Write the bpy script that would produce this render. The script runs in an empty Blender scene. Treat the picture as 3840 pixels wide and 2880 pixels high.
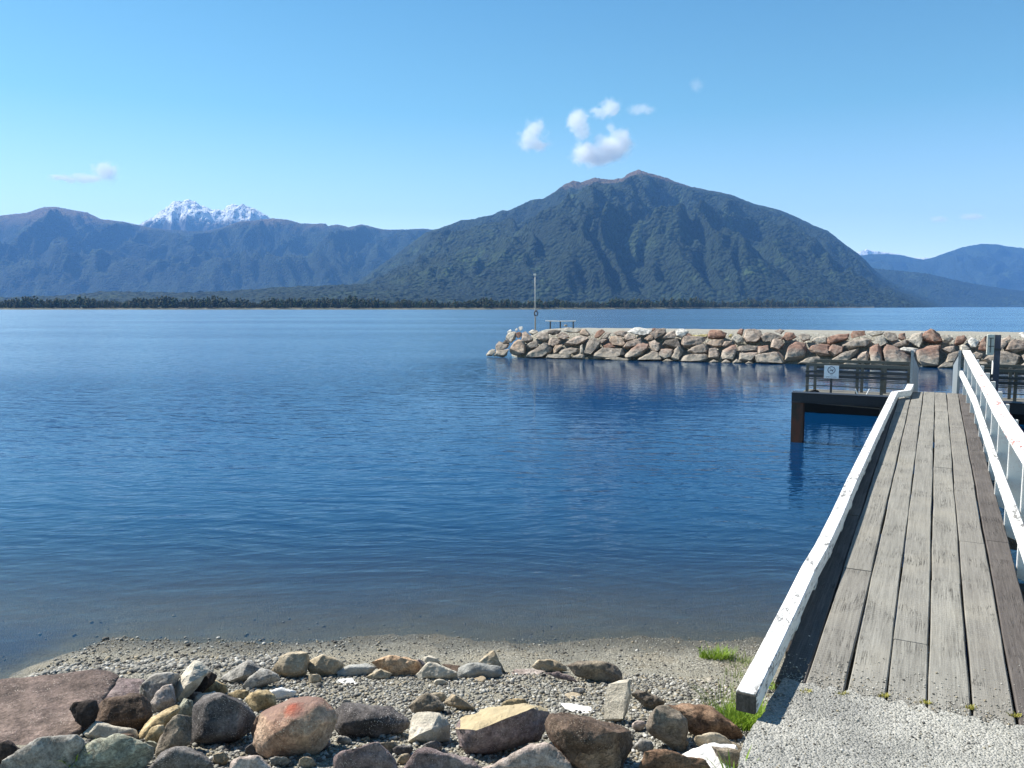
import bpy, bmesh, math, random
import numpy as np
from mathutils import Vector, Matrix

random.seed(7)
rng = np.random.default_rng(11)
SC = bpy.context.scene
COL = SC.collection

# ------------------------------------------------------------------ camera model (photo pixels 3840x2880)
F = 3013.6
H = 2.6
TH = math.atan((1440 - 1149.7) / F)
CAM = np.array([0.0, 0.0, H])
UP = np.array([0.0, math.sin(TH), math.cos(TH)])
FWD = np.array([0.0, math.cos(TH), -math.sin(TH)])

def ray(px, py):
    return np.array([(px - 1920) / F, 0.0, 0.0]) - UP * ((py - 1440) / F) + FWD

def at_z(px, py, z=0.0):
    r = ray(px, py)
    return CAM + r * ((z - H) / r[2])

def at_y(px, py, y):
    r = ray(px, py)
    return CAM + r * (y / r[1])

# jetty frame: A across (to the right), D along, N up from the deck
D = ray(3515.4, 1048.5); D = D / np.linalg.norm(D)
A = np.array([D[1], -D[0], 0.0]); A = A / np.linalg.norm(A)
N = np.cross(A, D)
DECK_H = 2.0
def dk(a, s, h=0.0):
    return CAM + A * a + D * s + N * (h - DECK_H)

# ------------------------------------------------------------------ numpy noise
_perm = np.random.default_rng(3).permutation(256)
_perm = np.concatenate([_perm, _perm, _perm])
_g = np.random.default_rng(5).normal(size=(256, 3)); _g /= np.linalg.norm(_g, axis=1)[:, None]
def pnoise(p):
    p = np.asarray(p, float)
    i = np.floor(p).astype(int); f = p - i
    u = f * f * f * (f * (f * 6 - 15) + 10)
    i = i & 255
    res = 0
    for dx in (0, 1):
        wx = u[:, 0] if dx else 1 - u[:, 0]
        for dy in (0, 1):
            wy = u[:, 1] if dy else 1 - u[:, 1]
            for dz in (0, 1):
                wz = u[:, 2] if dz else 1 - u[:, 2]
                h = _perm[_perm[_perm[i[:, 0] + dx] + i[:, 1] + dy] + i[:, 2] + dz]
                g = _g[h]
                res = res + wx * wy * wz * (g[:, 0] * (f[:, 0] - dx) + g[:, 1] * (f[:, 1] - dy) + g[:, 2] * (f[:, 2] - dz))
    return res * 1.6
def fbm(p, octaves=4, gain=0.5, lac=2.03):
    p = np.asarray(p, float); a = 1.0; r = 0
    for k in range(octaves):
        r = r + a * pnoise(p + 17.3 * k); p = p * lac; a *= gain
    return r
def sstep(a, b, x):
    t = np.clip((x - a) / (b - a), 0, 1)
    return t * t * (3 - 2 * t)

# ------------------------------------------------------------------ object helpers
def tag(o, label=None, cat=None, group=None, kind=None):
    if label: o['label'] = label
    if cat: o['category'] = cat
    if group: o['group'] = group
    if kind: o['kind'] = kind
    return o

def link(name, me, mat=None, parent=None, loc=None):
    o = bpy.data.objects.new(name, me)
    COL.objects.link(o)
    if mat is not None and me is not None:
        me.materials.append(mat)
    if parent is not None: o.parent = parent
    if loc is not None: o.location = Vector(loc)
    return o

def empty(name, loc=(0, 0, 0)):
    o = bpy.data.objects.new(name, None); COL.objects.link(o)
    o.empty_display_size = 0.1
    o.location = Vector(loc)
    return o

def mesh_np(name, v, f, smooth=False):
    me = bpy.data.meshes.new(name)
    v = np.asarray(v, np.float32); f = np.asarray(f, np.int32)
    me.vertices.add(len(v)); me.vertices.foreach_set('co', v.ravel())
    k = f.shape[1]
    me.loops.add(f.size); me.loops.foreach_set('vertex_index', f.ravel())
    me.polygons.add(len(f))
    me.polygons.foreach_set('loop_start', np.arange(0, f.size, k, dtype=np.int32))
    me.polygons.foreach_set('loop_total', np.full(len(f), k, np.int32))
    if smooth: me.polygons.foreach_set('use_smooth', np.ones(len(f), bool))
    me.update(calc_edges=True)
    me.validate()
    return me

def grid_faces(nx, ny):
    i = np.arange(nx - 1)[None, :] + np.arange(ny - 1)[:, None] * nx
    i = i.ravel()
    return np.stack([i, i + 1, i + nx + 1, i + nx], 1)

class MB:
    """collects shapes into one bmesh"""
    def __init__(self): self.bm = bmesh.new()
    def hexa(self, p):            # 8 points: bottom 4 ccw, top 4 ccw
        v = [self.bm.verts.new(Vector(q)) for q in p]
        for f in ((3, 2, 1, 0), (4, 5, 6, 7), (0, 1, 5, 4), (1, 2, 6, 5), (2, 3, 7, 6), (3, 0, 4, 7)):
            self.bm.faces.new([v[i] for i in f])
        return self
    def box(self, x0, x1, y0, y1, z0, z1):
        return self.hexa([(x0, y0, z0), (x1, y0, z0), (x1, y1, z0), (x0, y1, z0), (x0, y0, z1), (x1, y0, z1), (x1, y1, z1), (x0, y1, z1)])
    def bar(self, p, q, w, h, up=(0, 0, 1)):   # beam between two points, w wide, h high, centred
        p = Vector(p); q = Vector(q); d = (q - p).normalized(); s = d.cross(Vector(up)).normalized(); u = s.cross(d)
        s = s * w / 2; u = u * h / 2
        return self.hexa([p - s - u, p + s - u, q + s - u, q - s - u, p - s + u, p + s + u, q + s + u, q - s + u])
    def tube(self, p, q, r, r2=None, n=12):
        p = Vector(p); q = Vector(q); d = (q - p).normalized()
        s = d.orthogonal().normalized(); u = d.cross(s); r2 = r if r2 is None else r2
        a = [self.bm.verts.new(p + (s * math.cos(2 * math.pi * k / n) + u * math.sin(2 * math.pi * k / n)) * r) for k in range(n)]
        b = [self.bm.verts.new(q + (s * math.cos(2 * math.pi * k / n) + u * math.sin(2 * math.pi * k / n)) * r2) for k in range(n)]
        for k in range(n):
            self.bm.faces.new([a[k], a[(k + 1) % n], b[(k + 1) % n], b[k]])
        self.bm.faces.new(a[::-1]); self.bm.faces.new(b)
        return self
    def strip(self, secs):        # sweep of quads: list of 4-point sections
        vs = [[self.bm.verts.new(Vector(q)) for q in s] for s in secs]
        n = len(secs[0])
        for a, b in zip(vs[:-1], vs[1:]):
            for k in range(n):
                self.bm.faces.new([a[k], a[(k + 1) % n], b[(k + 1) % n], b[k]])
        self.bm.faces.new(vs[0][::-1]); self.bm.faces.new(vs[-1])
        return self
    def build(self, name, mat=None, parent=None, bevel=0.0, smooth=False):
        bmesh.ops.recalc_face_normals(self.bm, faces=self.bm.faces[:])
        if bevel:
            bmesh.ops.bevel(self.bm, geom=self.bm.edges[:], offset=bevel, segments=2, affect='EDGES', clamp_overlap=True)
        me = bpy.data.meshes.new(name); self.bm.to_mesh(me); self.bm.free()
        if smooth:
            for p in me.polygons: p.use_smooth = True
        return link(name, me, mat, parent)

# ------------------------------------------------------------------ material helpers
class NT:
    def __init__(self, name, world=None):
        if world is None:
            self.mat = bpy.data.materials.new(name); self.mat.use_nodes = True
            self.t = self.mat.node_tree
        else:
            self.t = world.node_tree
        self.t.nodes.clear()
    def n(self, typ, ins=None, **kw):
        x = self.t.nodes.new(typ)
        for k, v in kw.items(): setattr(x, k, v)
        for k, v in (ins or {}).items():
            s = x.inputs[k]
            if isinstance(v, bpy.types.NodeSocket): self.t.links.new(v, s)
            elif isinstance(v, bpy.types.Node): self.t.links.new(v.outputs[0], s)
            else:
                if s.type == 'RGBA' and len(v) == 3: v = (*v, 1)
                s.default_value = v
        return x
    def noise(self, vec, scale, detail=4, rough=0.55, dist=0.0):
        return self.n('ShaderNodeTexNoise', {'Vector': vec, 'Scale': scale, 'Detail': detail, 'Roughness': rough, 'Distortion': dist}).outputs['Fac']
    def ramp(self, fac, stops, interp='LINEAR'):
        r = self.n('ShaderNodeValToRGB', {'Fac': fac}); cr = r.color_ramp; cr.interpolation = interp
        while len(cr.elements) < len(stops): cr.elements.new(0.5)
        for e, (p, c) in zip(cr.elements, stops):
            e.position = p
            e.color = (*c, 1) if hasattr(c, '__len__') else (c, c, c, 1)
        return r.outputs['Color']
    def mix(self, fac, a, b, blend='MIX'):
        m = self.n('ShaderNodeMix', data_type='RGBA', blend_type=blend)
        for k, v in ((0, fac), (6, a), (7, b)):
            if isinstance(v, bpy.types.NodeSocket): self.t.links.new(v, m.inputs[k])
            else: m.inputs[k].default_value = ((*v, 1) if hasattr(v, '__len__') and len(v) == 3 else v)
        return m.outputs[2]
    def math(self, op, a, b=0.0, c=0.0, clamp=False):
        m = self.n('ShaderNodeMath', {0: a, 1: b, 2: c}, operation=op); m.use_clamp = clamp
        return m.outputs[0]
    def mapr(self, v, a, b, c=0.0, d=1.0):
        return self.n('ShaderNodeMapRange', {'Value': v, 'From Min': a, 'From Max': b, 'To Min': c, 'To Max': d}).outputs[0]
    def objcoord(self, rand=True, scale=(1, 1, 1)):
        c = self.n('ShaderNodeTexCoord').outputs['Object']
        if rand:
            r = self.n('ShaderNodeObjectInfo').outputs['Random']
            o = self.n('ShaderNodeVectorMath', {0: (37.0, 91.0, 53.0), 'Scale': r}, operation='SCALE').outputs[0]
            c = self.n('ShaderNodeVectorMath', {0: c, 1: o}, operation='ADD').outputs[0]
        if scale != (1, 1, 1):
            c = self.n('ShaderNodeVectorMath', {0: c, 1: scale}, operation='MULTIPLY').outputs[0]
        return c
    def pos(self): return self.n('ShaderNodeNewGeometry').outputs['Position']
    def sep(self, v): return self.n('ShaderNodeSeparateXYZ', {0: v}).outputs
    def bump(self, h, dist, strength=1.0, normal=None):
        ins = {'Height': h, 'Distance': dist, 'Strength': strength}
        if normal is not None: ins['Normal'] = normal
        return self.n('ShaderNodeBump', ins).outputs[0]
    def finish(self, color, rough=0.9, normal=None, spec=0.3, metallic=0.0, **extra):
        ins = {'Base Color': color, 'Roughness': rough, 'Specular IOR Level': spec, 'Metallic': metallic}
        if normal is not None: ins['Normal'] = normal
        ins.update(extra)
        b = self.n('ShaderNodeBsdfPrincipled', ins)
        self.n('ShaderNodeOutputMaterial', {'Surface': b.outputs[0]})
        return self.mat

def rock_mat(name, c1, c2, c3, sc=1.0, speck=None, vein=None, rough=0.92, bleach=False, spot=None, redtop=None, cap=None, con=1.0):
    c1, c2, c3 = (tuple((.9 if bleach else 1.04) * q for q in c) for c in (c1, c2, c3))
    c1, c2, c3 = (tuple(.84 * q + .16 * (sum(c) / 3) for q in c) for c in (c1, c2, c3))
    m = NT(name)
    v = m.objcoord()
    a = m.noise(v, 3.2 * sc, 5, 0.6, 0.4)
    b = m.noise(v, 14 * sc, 6, 0.65)
    c = m.noise(v, 70 * sc, 4, 0.7)
    col = m.ramp(a, [(0.32, c1), (0.5, c2), (0.68, c3)])
    col = m.mix(0.60 * con, col, m.ramp(b, [(0.34, 0.12), (0.5, 0.48), (0.66, 0.88)]), 'OVERLAY')
    col = m.mix(0.42 * con, col, m.ramp(c, [(0.35, 0.1), (0.5, 0.5), (0.65, 0.9)]), 'OVERLAY')
    if vein:
        w = m.noise(m.n('ShaderNodeVectorMath', {0: v, 1: (1.0, 1.3, 4.0)}, operation='MULTIPLY').outputs[0], 5 * sc, 4, 0.6, 1.2)
        col = m.mix(m.ramp(w, [(0.47, 0), (0.5, 0.8), (0.53, 0)]), col, vein)
    if redtop:
        r = m.noise(v, 2.1 * sc, 4, 0.6)
        z = m.sep(m.pos())[2]
        hi = m.math('ADD', m.mapr(z, 0.35, 0.75), m.math('MULTIPLY', m.math('SUBTRACT', r, 0.5), 2.2), clamp=True)
        col = m.mix(m.math('MULTIPLY', hi, 0.8), col, redtop)
    if speck:
        vo = m.n('ShaderNodeTexVoronoi', {'Vector': v, 'Scale': 90 * sc}).outputs['Distance']
        sp = m.math('MULTIPLY', m.ramp(vo, [(0.16, 1), (0.3, 0)]), m.ramp(m.noise(v, 9 * sc, 3), [(0.42, 0), (0.62, 1)]))
        col = m.mix(sp, col, speck)
    if cap:
        nz = m.math('ADD', m.sep(m.n('ShaderNodeNewGeometry').outputs['Normal'])[2], m.math('MULTIPLY', m.math('SUBTRACT', a, .5), .8))
        col = m.mix(m.mapr(nz, .62, .80, 0, .9), col, cap)
    if spot:
        (sx, sy, sz), rad, sc_col = spot
        tc = m.n('ShaderNodeTexCoord').outputs['Object']
        d = m.n('ShaderNodeVectorMath', {0: tc, 1: (sx, sy, sz)}, operation='DISTANCE').outputs['Value']
        d = m.math('ADD', d, m.math('MULTIPLY', m.math('SUBTRACT', m.noise(v, 16, 4, 0.7), 0.5), rad * 1.6))
        col = m.mix(m.mapr(d, rad * 0.3, rad, 0.75, 0), col, sc_col)
    if bleach:
        z = m.math('ADD', m.sep(m.pos())[2], m.math('MULTIPLY', m.math('SUBTRACT', m.noise(v, 2.5, 4), 0.5), 0.25))
        col = m.mix(m.mapr(z, 0.38, 0.28, 0, 0.55), col, (0.35, 0.31, 0.255))
        col = m.mix(m.mapr(z, 0.07, 0.0, 0, 0.9), col, (0.035, 0.035, 0.025))
    h = m.math('ADD', m.math('MULTIPLY', b, 0.6), m.math('MULTIPLY', c, 0.25))
    nrm = m.bump(h, 0.034 / sc, .9)
    return m.finish(col, rough, nrm, 0.25)
# ------------------------------------------------------------------ camera, world, sun
cd = bpy.data.cameras.new('camera'); cam = bpy.data.objects.new('camera', cd); COL.objects.link(cam)
cd.sensor_fit = 'HORIZONTAL'; cd.sensor_width = 36.0; cd.lens = 36.0 * F / 3840.0
cd.clip_start = 0.05; cd.clip_end = 40000
cam.location = CAM; cam.rotation_euler = (math.radians(90) - TH, 0, 0)
SC.camera = cam
SUN_EL = math.radians(47); SUN_B = math.radians(29)
TOSUN = Vector((-math.cos(SUN_EL) * math.cos(SUN_B), math.cos(SUN_EL) * math.sin(SUN_B), math.sin(SUN_EL)))
ld = bpy.data.lights.new('sun', 'SUN'); ld.energy = 5.0; ld.angle = math.radians(0.53); ld.color = (1.0, 0.94, 0.83)
sun = bpy.data.objects.new('sun', ld); COL.objects.link(sun)
sun.rotation_euler = TOSUN.to_track_quat('Z', 'Y').to_euler(); sun.location = (-30, 10, 60)
world = bpy.data.worlds.new('World'); SC.world = world; world.use_nodes = True
w = NT('World', world)
sky = w.n('ShaderNodeTexSky', sky_type='NISHITA', sun_disc=False, sun_elevation=SUN_EL,
          sun_rotation=math.atan2(TOSUN.x, TOSUN.y), altitude=2000.0, air_density=1.0, dust_density=0.3, ozone_density=10.0)
up = w.sep(w.n('ShaderNodeTexCoord').outputs['Generated'])[2]
grade = w.ramp(up, [(.0, (1.0, .74, .43)), (.10, (1.0, .72, .41)), (.225, (.53, .585, .36)), (.46, (.29, .455, .365)), (1.0, (.30, .44, .38))])
tint = w.mix(1.0, w.mix(1.0, sky.outputs[0], grade, 'MULTIPLY'), (2.06, 1.99, 2.03), 'MULTIPLY')
bg = w.n('ShaderNodeBackground', {'Color': tint, 'Strength': 0.105})
w.n('ShaderNodeOutputWorld', {'Surface': bg.outputs[0]})
SC.view_settings.view_transform = 'Standard'; SC.view_settings.look = 'None'
SC.view_settings.exposure = 1.05; SC.view_settings.gamma = 1.0
SC.render.engine = 'CYCLES'
SC.cycles.use_denoising = True
SC.cycles.max_bounces = 8; SC.cycles.diffuse_bounces = 3; SC.cycles.glossy_bounces = 3
SC.cycles.transmission_bounces = 3; SC.cycles.transparent_max_bounces = 12; SC.cycles.volume_bounces = 4
SC.cycles.sample_clamp_indirect = 6.0

# ------------------------------------------------------------------ ground
PATH_Z = float(dk(-0.1, 4.1)[2]) - 0.002
_py = [-60, 2.6, 3.0, 3.4, 3.8, 4.3, 4.8, 5.3, 6.06, 7.0, 9.0, 14.0, 24.0, 60.0, 400.0, 8000.0]
_pz = [.66, .66, .66, .62, .53, .38, .235, .115, 0.0, -.085, -.30, -1.0, -2.4, -6.0, -20.0, -20.0]
def ground_z(x, y):
    x = np.asarray(x, float); y = np.asarray(y, float)
    z = np.interp(y, _py, _pz)
    near = np.exp(-((np.minimum(np.abs(x), 60)) / 14.0) ** 2) * np.exp(-np.clip(y - 9, 0, None) / 6)
    p = np.stack([x * 1.0, y * 1.0, np.zeros_like(x)], -1).reshape(-1, 3)
    n1 = fbm(p * 0.8, 3).reshape(x.shape); n2 = fbm(p * 5.5 + 9, 3).reshape(x.shape)
    z = z + near * (0.022 * n1 + 0.008 * n2)
    left = sstep(-2.95, -3.85, x + 0.22 * n1 + 0.06 * n2 + 0.05 * (y - 5.5)) * sstep(4.6, 5.15, y) * sstep(6.7, 5.9, y)
    z = z - 0.150 * left - 0.022 * sstep(4.7, 4.4, y) * sstep(3.1, 3.5, y) * sstep(1.6, 1.2, x)
    right = sstep(2.3, 3.9, x) * sstep(3.4, 4.4, y) * sstep(8.0, 6.0, y)
    z = z - 0.42 * right
    return z
def gz(x, y): return float(ground_z(np.array([x]), np.array([y]))[0])
def ground_hit(px, py):
    r = ray(px, py); t = 1.5
    for _ in range(900):
        p = CAM + r * t
        if p[2] <= gz(p[0], p[1]): return p
        t += 0.012
    return p

def axis(lo, hi, step, far):
    a = list(np.arange(lo, hi + 1e-6, step)); s = step; x = hi
    out = []
    while x < far[1]: s *= 1.28; x += s; out.append(x)
    s = step; x = lo; pre = []
    while x > far[0]: s *= 1.28; x -= s; pre.append(x)
    return np.array(pre[::-1] + a + out)
gx = axis(-4.6, 4.4, 0.035, (-6000, 6000)); gy = axis(2.6, 8.2, 0.035, (-800, 7000))
GX, GY = np.meshgrid(gx, gy)
GZ = ground_z(GX, GY)
me = mesh_np('ground', np.stack([GX, GY, GZ], -1).reshape(-1, 3), grid_faces(len(gx), len(gy)), True)
m = NT('beach_gravel'); P = m.pos(); z = m.sep(P)[2]
v1 = m.n('ShaderNodeTexVoronoi', {'Vector': P, 'Scale': 95.0, 'Randomness': 1.0})
v2 = m.n('ShaderNodeTexVoronoi', {'Vector': P, 'Scale': 230.0})
big = m.noise(P, 1.6, 4, 0.6)
stone = m.ramp(m.sep(v1.outputs['Color'])[0], [(0, (.075, .072, .06)), (.35, (.19, .182, .15)), (.7, (.30, .285, .235)), (.93, (.40, .38, .32)), (1, (.60, .58, .52))])
fine = m.ramp(m.sep(v2.outputs['Color'])[1], [(0, (.13, .122, .10)), (.5, (.24, .228, .185)), (1, (.36, .345, .285))])
col = m.mix(m.ramp(big, [(.36, .15), (.62, .85)]), fine, stone)
col = m.mix(m.mapr(m.noise(P, 4, 4), .45, .7, 0, .35), col, (.30, .25, .17))
wet = m.mapr(m.math('ADD', z, m.math('MULTIPLY', m.math('SUBTRACT', m.noise(P, 2.2, 4), .5), .06)), .075, .012)
col = m.mix(wet, col, m.mix(1.0, col, (.36, .365, .35), 'MULTIPLY'))
hh = m.math('ADD', m.math('MULTIPLY', v1.outputs['Distance'], -1.0), m.math('MULTIPLY', v2.outputs['Distance'], -.35))
rough = m.mapr(wet, 0, 1, .95, .45)
ground = link('ground', me, m.finish(col, rough, m.bump(hh, .012, .9), .3)); tag(ground, kind='structure')

# ------------------------------------------------------------------ lake
WZ = np.zeros_like(GX)
wy = gy >= 3.9
wm = mesh_np('lake', np.stack([GX[wy], GY[wy], WZ[wy]], -1).reshape(-1, 3), grid_faces(len(gx), int(wy.sum())), True)
dep = wm.attributes.new('depth', 'FLOAT', 'POINT')
dep.data.foreach_set('value', np.clip(-GZ[wy], 0, 30).astype(np.float32).ravel())
m = NT('lake_water'); P = m.pos(); s = m.sep(P)
def scl(v, x, y): return m.n('ShaderNodeVectorMath', {0: v, 1: (x, y, 1.0)}, operation='MULTIPLY').outputs[0]
warp = m.n('ShaderNodeVectorMath', {0: P, 1: m.n('ShaderNodeVectorMath', {0: m.n('ShaderNodeTexNoise', {'Vector': P, 'Scale': .33, 'Detail': 2}).outputs['Color'], 'Scale': 1.5}, operation='SCALE').outputs[0]}, operation='ADD').outputs[0]
rot = m.n('ShaderNodeVectorRotate', {'Vector': warp, 'Angle': math.radians(9)}, rotation_type='Z_AXIS').outputs[0]
swell = m.n('ShaderNodeTexNoise', {'Vector': scl(rot, .42, 3.3), 'Scale': 1.0, 'Detail': 2.5, 'Roughness': .45}).outputs['Fac']
rot2 = m.n('ShaderNodeVectorRotate', {'Vector': P, 'Angle': math.radians(-14)}, rotation_type='Z_AXIS').outputs[0]
chop = m.n('ShaderNodeTexNoise', {'Vector': scl(rot2, 2.2, 6.5), 'Scale': 1.0, 'Detail': 3, 'Roughness': .5, 'Distortion': .4}).outputs['Fac']
rip = m.n('ShaderNodeTexNoise', {'Vector': scl(rot, 7.0, 13.0), 'Scale': 1.0, 'Detail': 2, 'Roughness': .5}).outputs['Fac']
patch = m.n('ShaderNodeTexNoise', {'Vector': scl(P, .012, .05), 'Scale': 1.0, 'Detail': 3}).outputs['Fac']
open_ = m.math('MULTIPLY', m.mapr(patch, .38, .62, .55, 1.25), m.mapr(s[1], 24, 60, 1.0, 1.2))
h = m.math('ADD', m.math('MULTIPLY', swell, .023), m.math('ADD', m.math('MULTIPLY', chop, .0125), m.math('MULTIPLY', rip, .0042)))
calm = m.mapr(s[1], 6.0, 8.5, .35, 1.0)
lee = m.math('MULTIPLY', m.mapr(s[0], -5.0, 1.0), m.math('MULTIPLY', m.mapr(s[1], 42.0, 36.0), m.mapr(s[1], 13.0, 19.0)))
h = m.math('MULTIPLY', m.math('MULTIPLY', m.math('MULTIPLY', h, open_), calm), m.mapr(lee, 0.0, 1.0, 1.0, .26))
nb = m.bump(h, 1.0, 1.0)
# wave facets too small for the bump at a distance
def tilt(v): return m.n('ShaderNodeVectorMath', {0: m.n('ShaderNodeTexNoise', {'Vector': v, 'Scale': 1.0, 'Detail': 2.5, 'Roughness': .55}).outputs['Color'], 1: (.5, .5, .5)}, operation='SUBTRACT').outputs[0]
tl = m.n('ShaderNodeVectorMath', {0: tilt(scl(rot, 1.5, 6.5)), 1: tilt(scl(rot2, 4.5, 14.0))}, operation='ADD').outputs[0]
amt = m.math('MULTIPLY', m.math('MULTIPLY', m.mapr(s[1], 6.5, 45.0, .09, .60), m.mapr(patch, .36, .64, .65, 1.3)), m.mapr(lee, 0.0, 1.0, 1.0, .10))
tl = m.n('ShaderNodeVectorMath', {0: tl, 1: (.7, 1.0, 0.0)}, operation='MULTIPLY').outputs[0]
tl = m.n('ShaderNodeVectorMath', {0: tl, 'Scale': amt}, operation='SCALE').outputs[0]
nrm = m.n('ShaderNodeVectorMath', {0: m.n('ShaderNodeVectorMath', {0: nb, 1: tl}, operation='ADD').outputs[0]}, operation='NORMALIZE').outputs[0]
depth = m.n('ShaderNodeAttribute', attribute_name='depth').outputs['Fac']
opac = m.math('SUBTRACT', 1.0, m.math('POWER', 2.718, m.math('MULTIPLY', depth, -3.0)))
deep = m.n('ShaderNodeBsdfDiffuse', {'Color': (.001, .029, .095, 1)})
clear = m.n('ShaderNodeBsdfTransparent', {'Color': (.86, .88, .84, 1)})
base = m.n('ShaderNodeMixShader', {0: opac, 1: clear.outputs[0], 2: deep.outputs[0]})
gl = m.n('ShaderNodeBsdfGlossy', {'Color': (.84, .955, 1, 1), 'Roughness': m.math('MULTIPLY', m.mapr(s[1], 9.0, 34.0, .03, .18), m.mapr(lee, 0.0, 1.0, 1.0, .15)), 'Normal': nrm})
fr = m.n('ShaderNodeFresnel', {'IOR': 1.333, 'Normal': nrm})
sh = m.n('ShaderNodeMixShader', {0: fr.outputs[0], 1: base.outputs[0], 2: gl.outputs[0]})
m.n('ShaderNodeOutputMaterial', {'Surface': sh.outputs[0]})
lake = link('lake', wm, m.mat); tag(lake, kind='structure')

# ------------------------------------------------------------------ haze
hz = NT('haze_air')
pv = hz.n('ShaderNodeVolumePrincipled', {'Color': (.18, .44, .93, 1), 'Density': 0.85e-4, 'Anisotropy': 0.0})
hz.n('ShaderNodeOutputMaterial', {'Volume': pv.outputs[0]})
haze = MB().box(-9000, 9000, -60, 9700, -22, 1130).build('haze', hz.mat); tag(haze, kind='stuff')

# ------------------------------------------------------------------ mountains
def src(scale, x0, y0, pts):
    a = [float(t) for t in pts.split()]
    return [(x0 + a[i] * scale, y0 + a[i + 1] * scale) for i in range(0, len(a), 2)]
def mountain(name, prof, Yr, Yf, Yb, step, mat, seed, carve, bumps=7.0, xpad=600, power=1.0, floor=-3.0, gsc=380.0, jag=0.0):
    xs = np.array([at_y(px, py, Yr)[0] for px, py in prof]); zs = np.array([at_y(px, py, Yr)[2] for px, py in prof])
    o = np.argsort(xs); xs = xs[o]; zs = zs[o]
    X = np.arange(xs[0] - xpad, xs[-1] + xpad, step); Y = np.concatenate([np.arange(Yf, Yr, step * 1.2), [Yr], np.arange(Yr + step, Yb, step * 3)])
    GX, GY = np.meshgrid(X, Y)
    p = np.stack([GX / gsc, GY / (gsc * 2.2), np.full_like(GX, seed)], -1).reshape(-1, 3)
    wx = fbm(p * 0.7 + 5, 3).reshape(GX.shape)
    v = np.where(GY <= Yr, (GY - Yf) / (Yr - Yf), 1 - (GY - Yr) / (Yb - Yr)); v = np.clip(v, 0, 1)
    # the ridge line shifts sideways on the way down so that spurs run down diagonally
    ridge = np.interp(GX * Yr / GY - (1 - v) * 160 * wx, xs, zs, left=zs[0] - 80, right=zs[-1] - 80)
    env = np.clip(v ** .8 * (1 - v) ** .9 * 3.0, 0, 1.2) * np.where(GY <= Yr, 1, .4)
    pr = np.stack([(GX * (1 + .5 * (Yr / GY - 1)) + 220 * wx) / gsc, GY / (gsc * 2.6), np.full_like(GX, seed + 3.0)], -1).reshape(-1, 3)
    rd = 1 - np.abs(pnoise(pr)) * 2.0
    rd2 = 1 - np.abs(pnoise(pr * 2.7 + 7)) * 2.0
    rd3 = 1 - np.abs(pnoise(pr * 6.5 + 3)) * 2.0
    spur = (rd * 0.52 + rd2 * 0.36 + rd3 * 0.24 - 0.45).reshape(GX.shape)
    shape = v ** power
    Z = floor + (ridge - floor) * shape + carve * env * spur * np.clip((ridge) / max(zs.max(), 1), .15, 1)
    pb = np.stack([GX / 26, GY / 26, np.full_like(GX, seed)], -1).reshape(-1, 3)
    tree = np.abs(fbm(pb, 2)).reshape(GX.shape)
    pj = np.stack([GX / 95, GY / 260, np.full_like(GX, seed + 9)], -1).reshape(-1, 3)
    jg = (1 - np.abs(fbm(pj, 4)) * 2).reshape(GX.shape) * jag
    Z = Z + bumps * (tree - .35) * np.where(v > 0, 1, 0)
    lim = H + (np.interp(GX * Yr / GY, xs, zs, left=zs[0] - 80, right=zs[-1] - 80) - H) * GY / Yr - (1 - v) * 40 + bumps * .5 * (tree - .35)
    Z = np.where(GY <= Yr, np.minimum(Z, np.maximum(lim, floor)), Z)
    Z = Z + (jg - jag * .75) * sstep(.25, .8, v)
    me = mesh_np(name, np.stack([GX, GY, Z], -1).reshape(-1, 3), grid_faces(len(X), len(Y)), True)
    o = link(name, me, mat); tag(o, kind='structure')
    return o
def forest_mat(name, brown=(1e5, 1e5 + 1), snow=None, light=.5, k=1.0):
    m = NT(name); P = m.pos(); z = m.sep(P)[2]
    a = m.noise(P, .0042, 5, .6, .3); b = m.noise(P, .035, 4, .65); c = m.n('ShaderNodeTexVoronoi', {'Vector': P, 'Scale': .075}).outputs['Distance']
    col = m.ramp(a, [(.38, tuple(k * q for q in (.013, .023, .016))), (.55, tuple(k * q for q in (.021, .034, .020))), (.68, tuple(k * q for q in (.036, .056, .024)))])
    slip = m.noise(m.n('ShaderNodeVectorMath', {0: P, 1: (1.0, .35, .45)}, operation='MULTIPLY').outputs[0], .0075, 4, .55, .6)
    col = m.mix(m.ramp(slip, [(.60, 0), (.70, light)]), col, (.058, .092, .034))
    col = m.mix(m.ramp(b, [(.38, .85), (.62, 0)]), col, (.008, .014, .010))
    col = m.mix(m.ramp(slip, [(.735, 0), (.76, .5)]), col, (.32, .30, .26))
    zz = m.math('ADD', z, m.math('MULTIPLY', m.math('SUBTRACT', m.noise(P, .006, 5), .5), 170.0))
    col = m.mix(m.mapr(zz, brown[0], brown[1], 0, .85), col, (.145, .095, .055))
    nz = m.sep(m.n('ShaderNodeNewGeometry').outputs['Normal'])
    if snow:
        sz = m.math('ADD', z, m.math('MULTIPLY', m.math('SUBTRACT', m.noise(P, .010, 6, .68), .5), 340.0))
        f = m.math('MULTIPLY', m.mapr(sz, snow[0], snow[1]), m.ramp(m.noise(P, .017, 7, .74), [(.39, .0), (.47, 1)]))
        col = m.mix(m.math('MINIMUM', f, 1.0), m.mix(m.mapr(zz, snow[0] - 260, snow[0] - 60, 0, 1), col, (.10, .09, .085)), (.86, .88, .9))
    h = m.math('ADD', m.math('MULTIPLY', c, -14.0), m.math('MULTIPLY', b, 14.0))
    return m.finish(col, .95, m.bump(h, 1.0, 1.0), .1)
C1 = lambda s: src(.58770, 0, 600, s)
C2 = lambda s: src(.63291, 1200, 550, s)
C3 = lambda s: src(.60579, 2500, 600, s)
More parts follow.
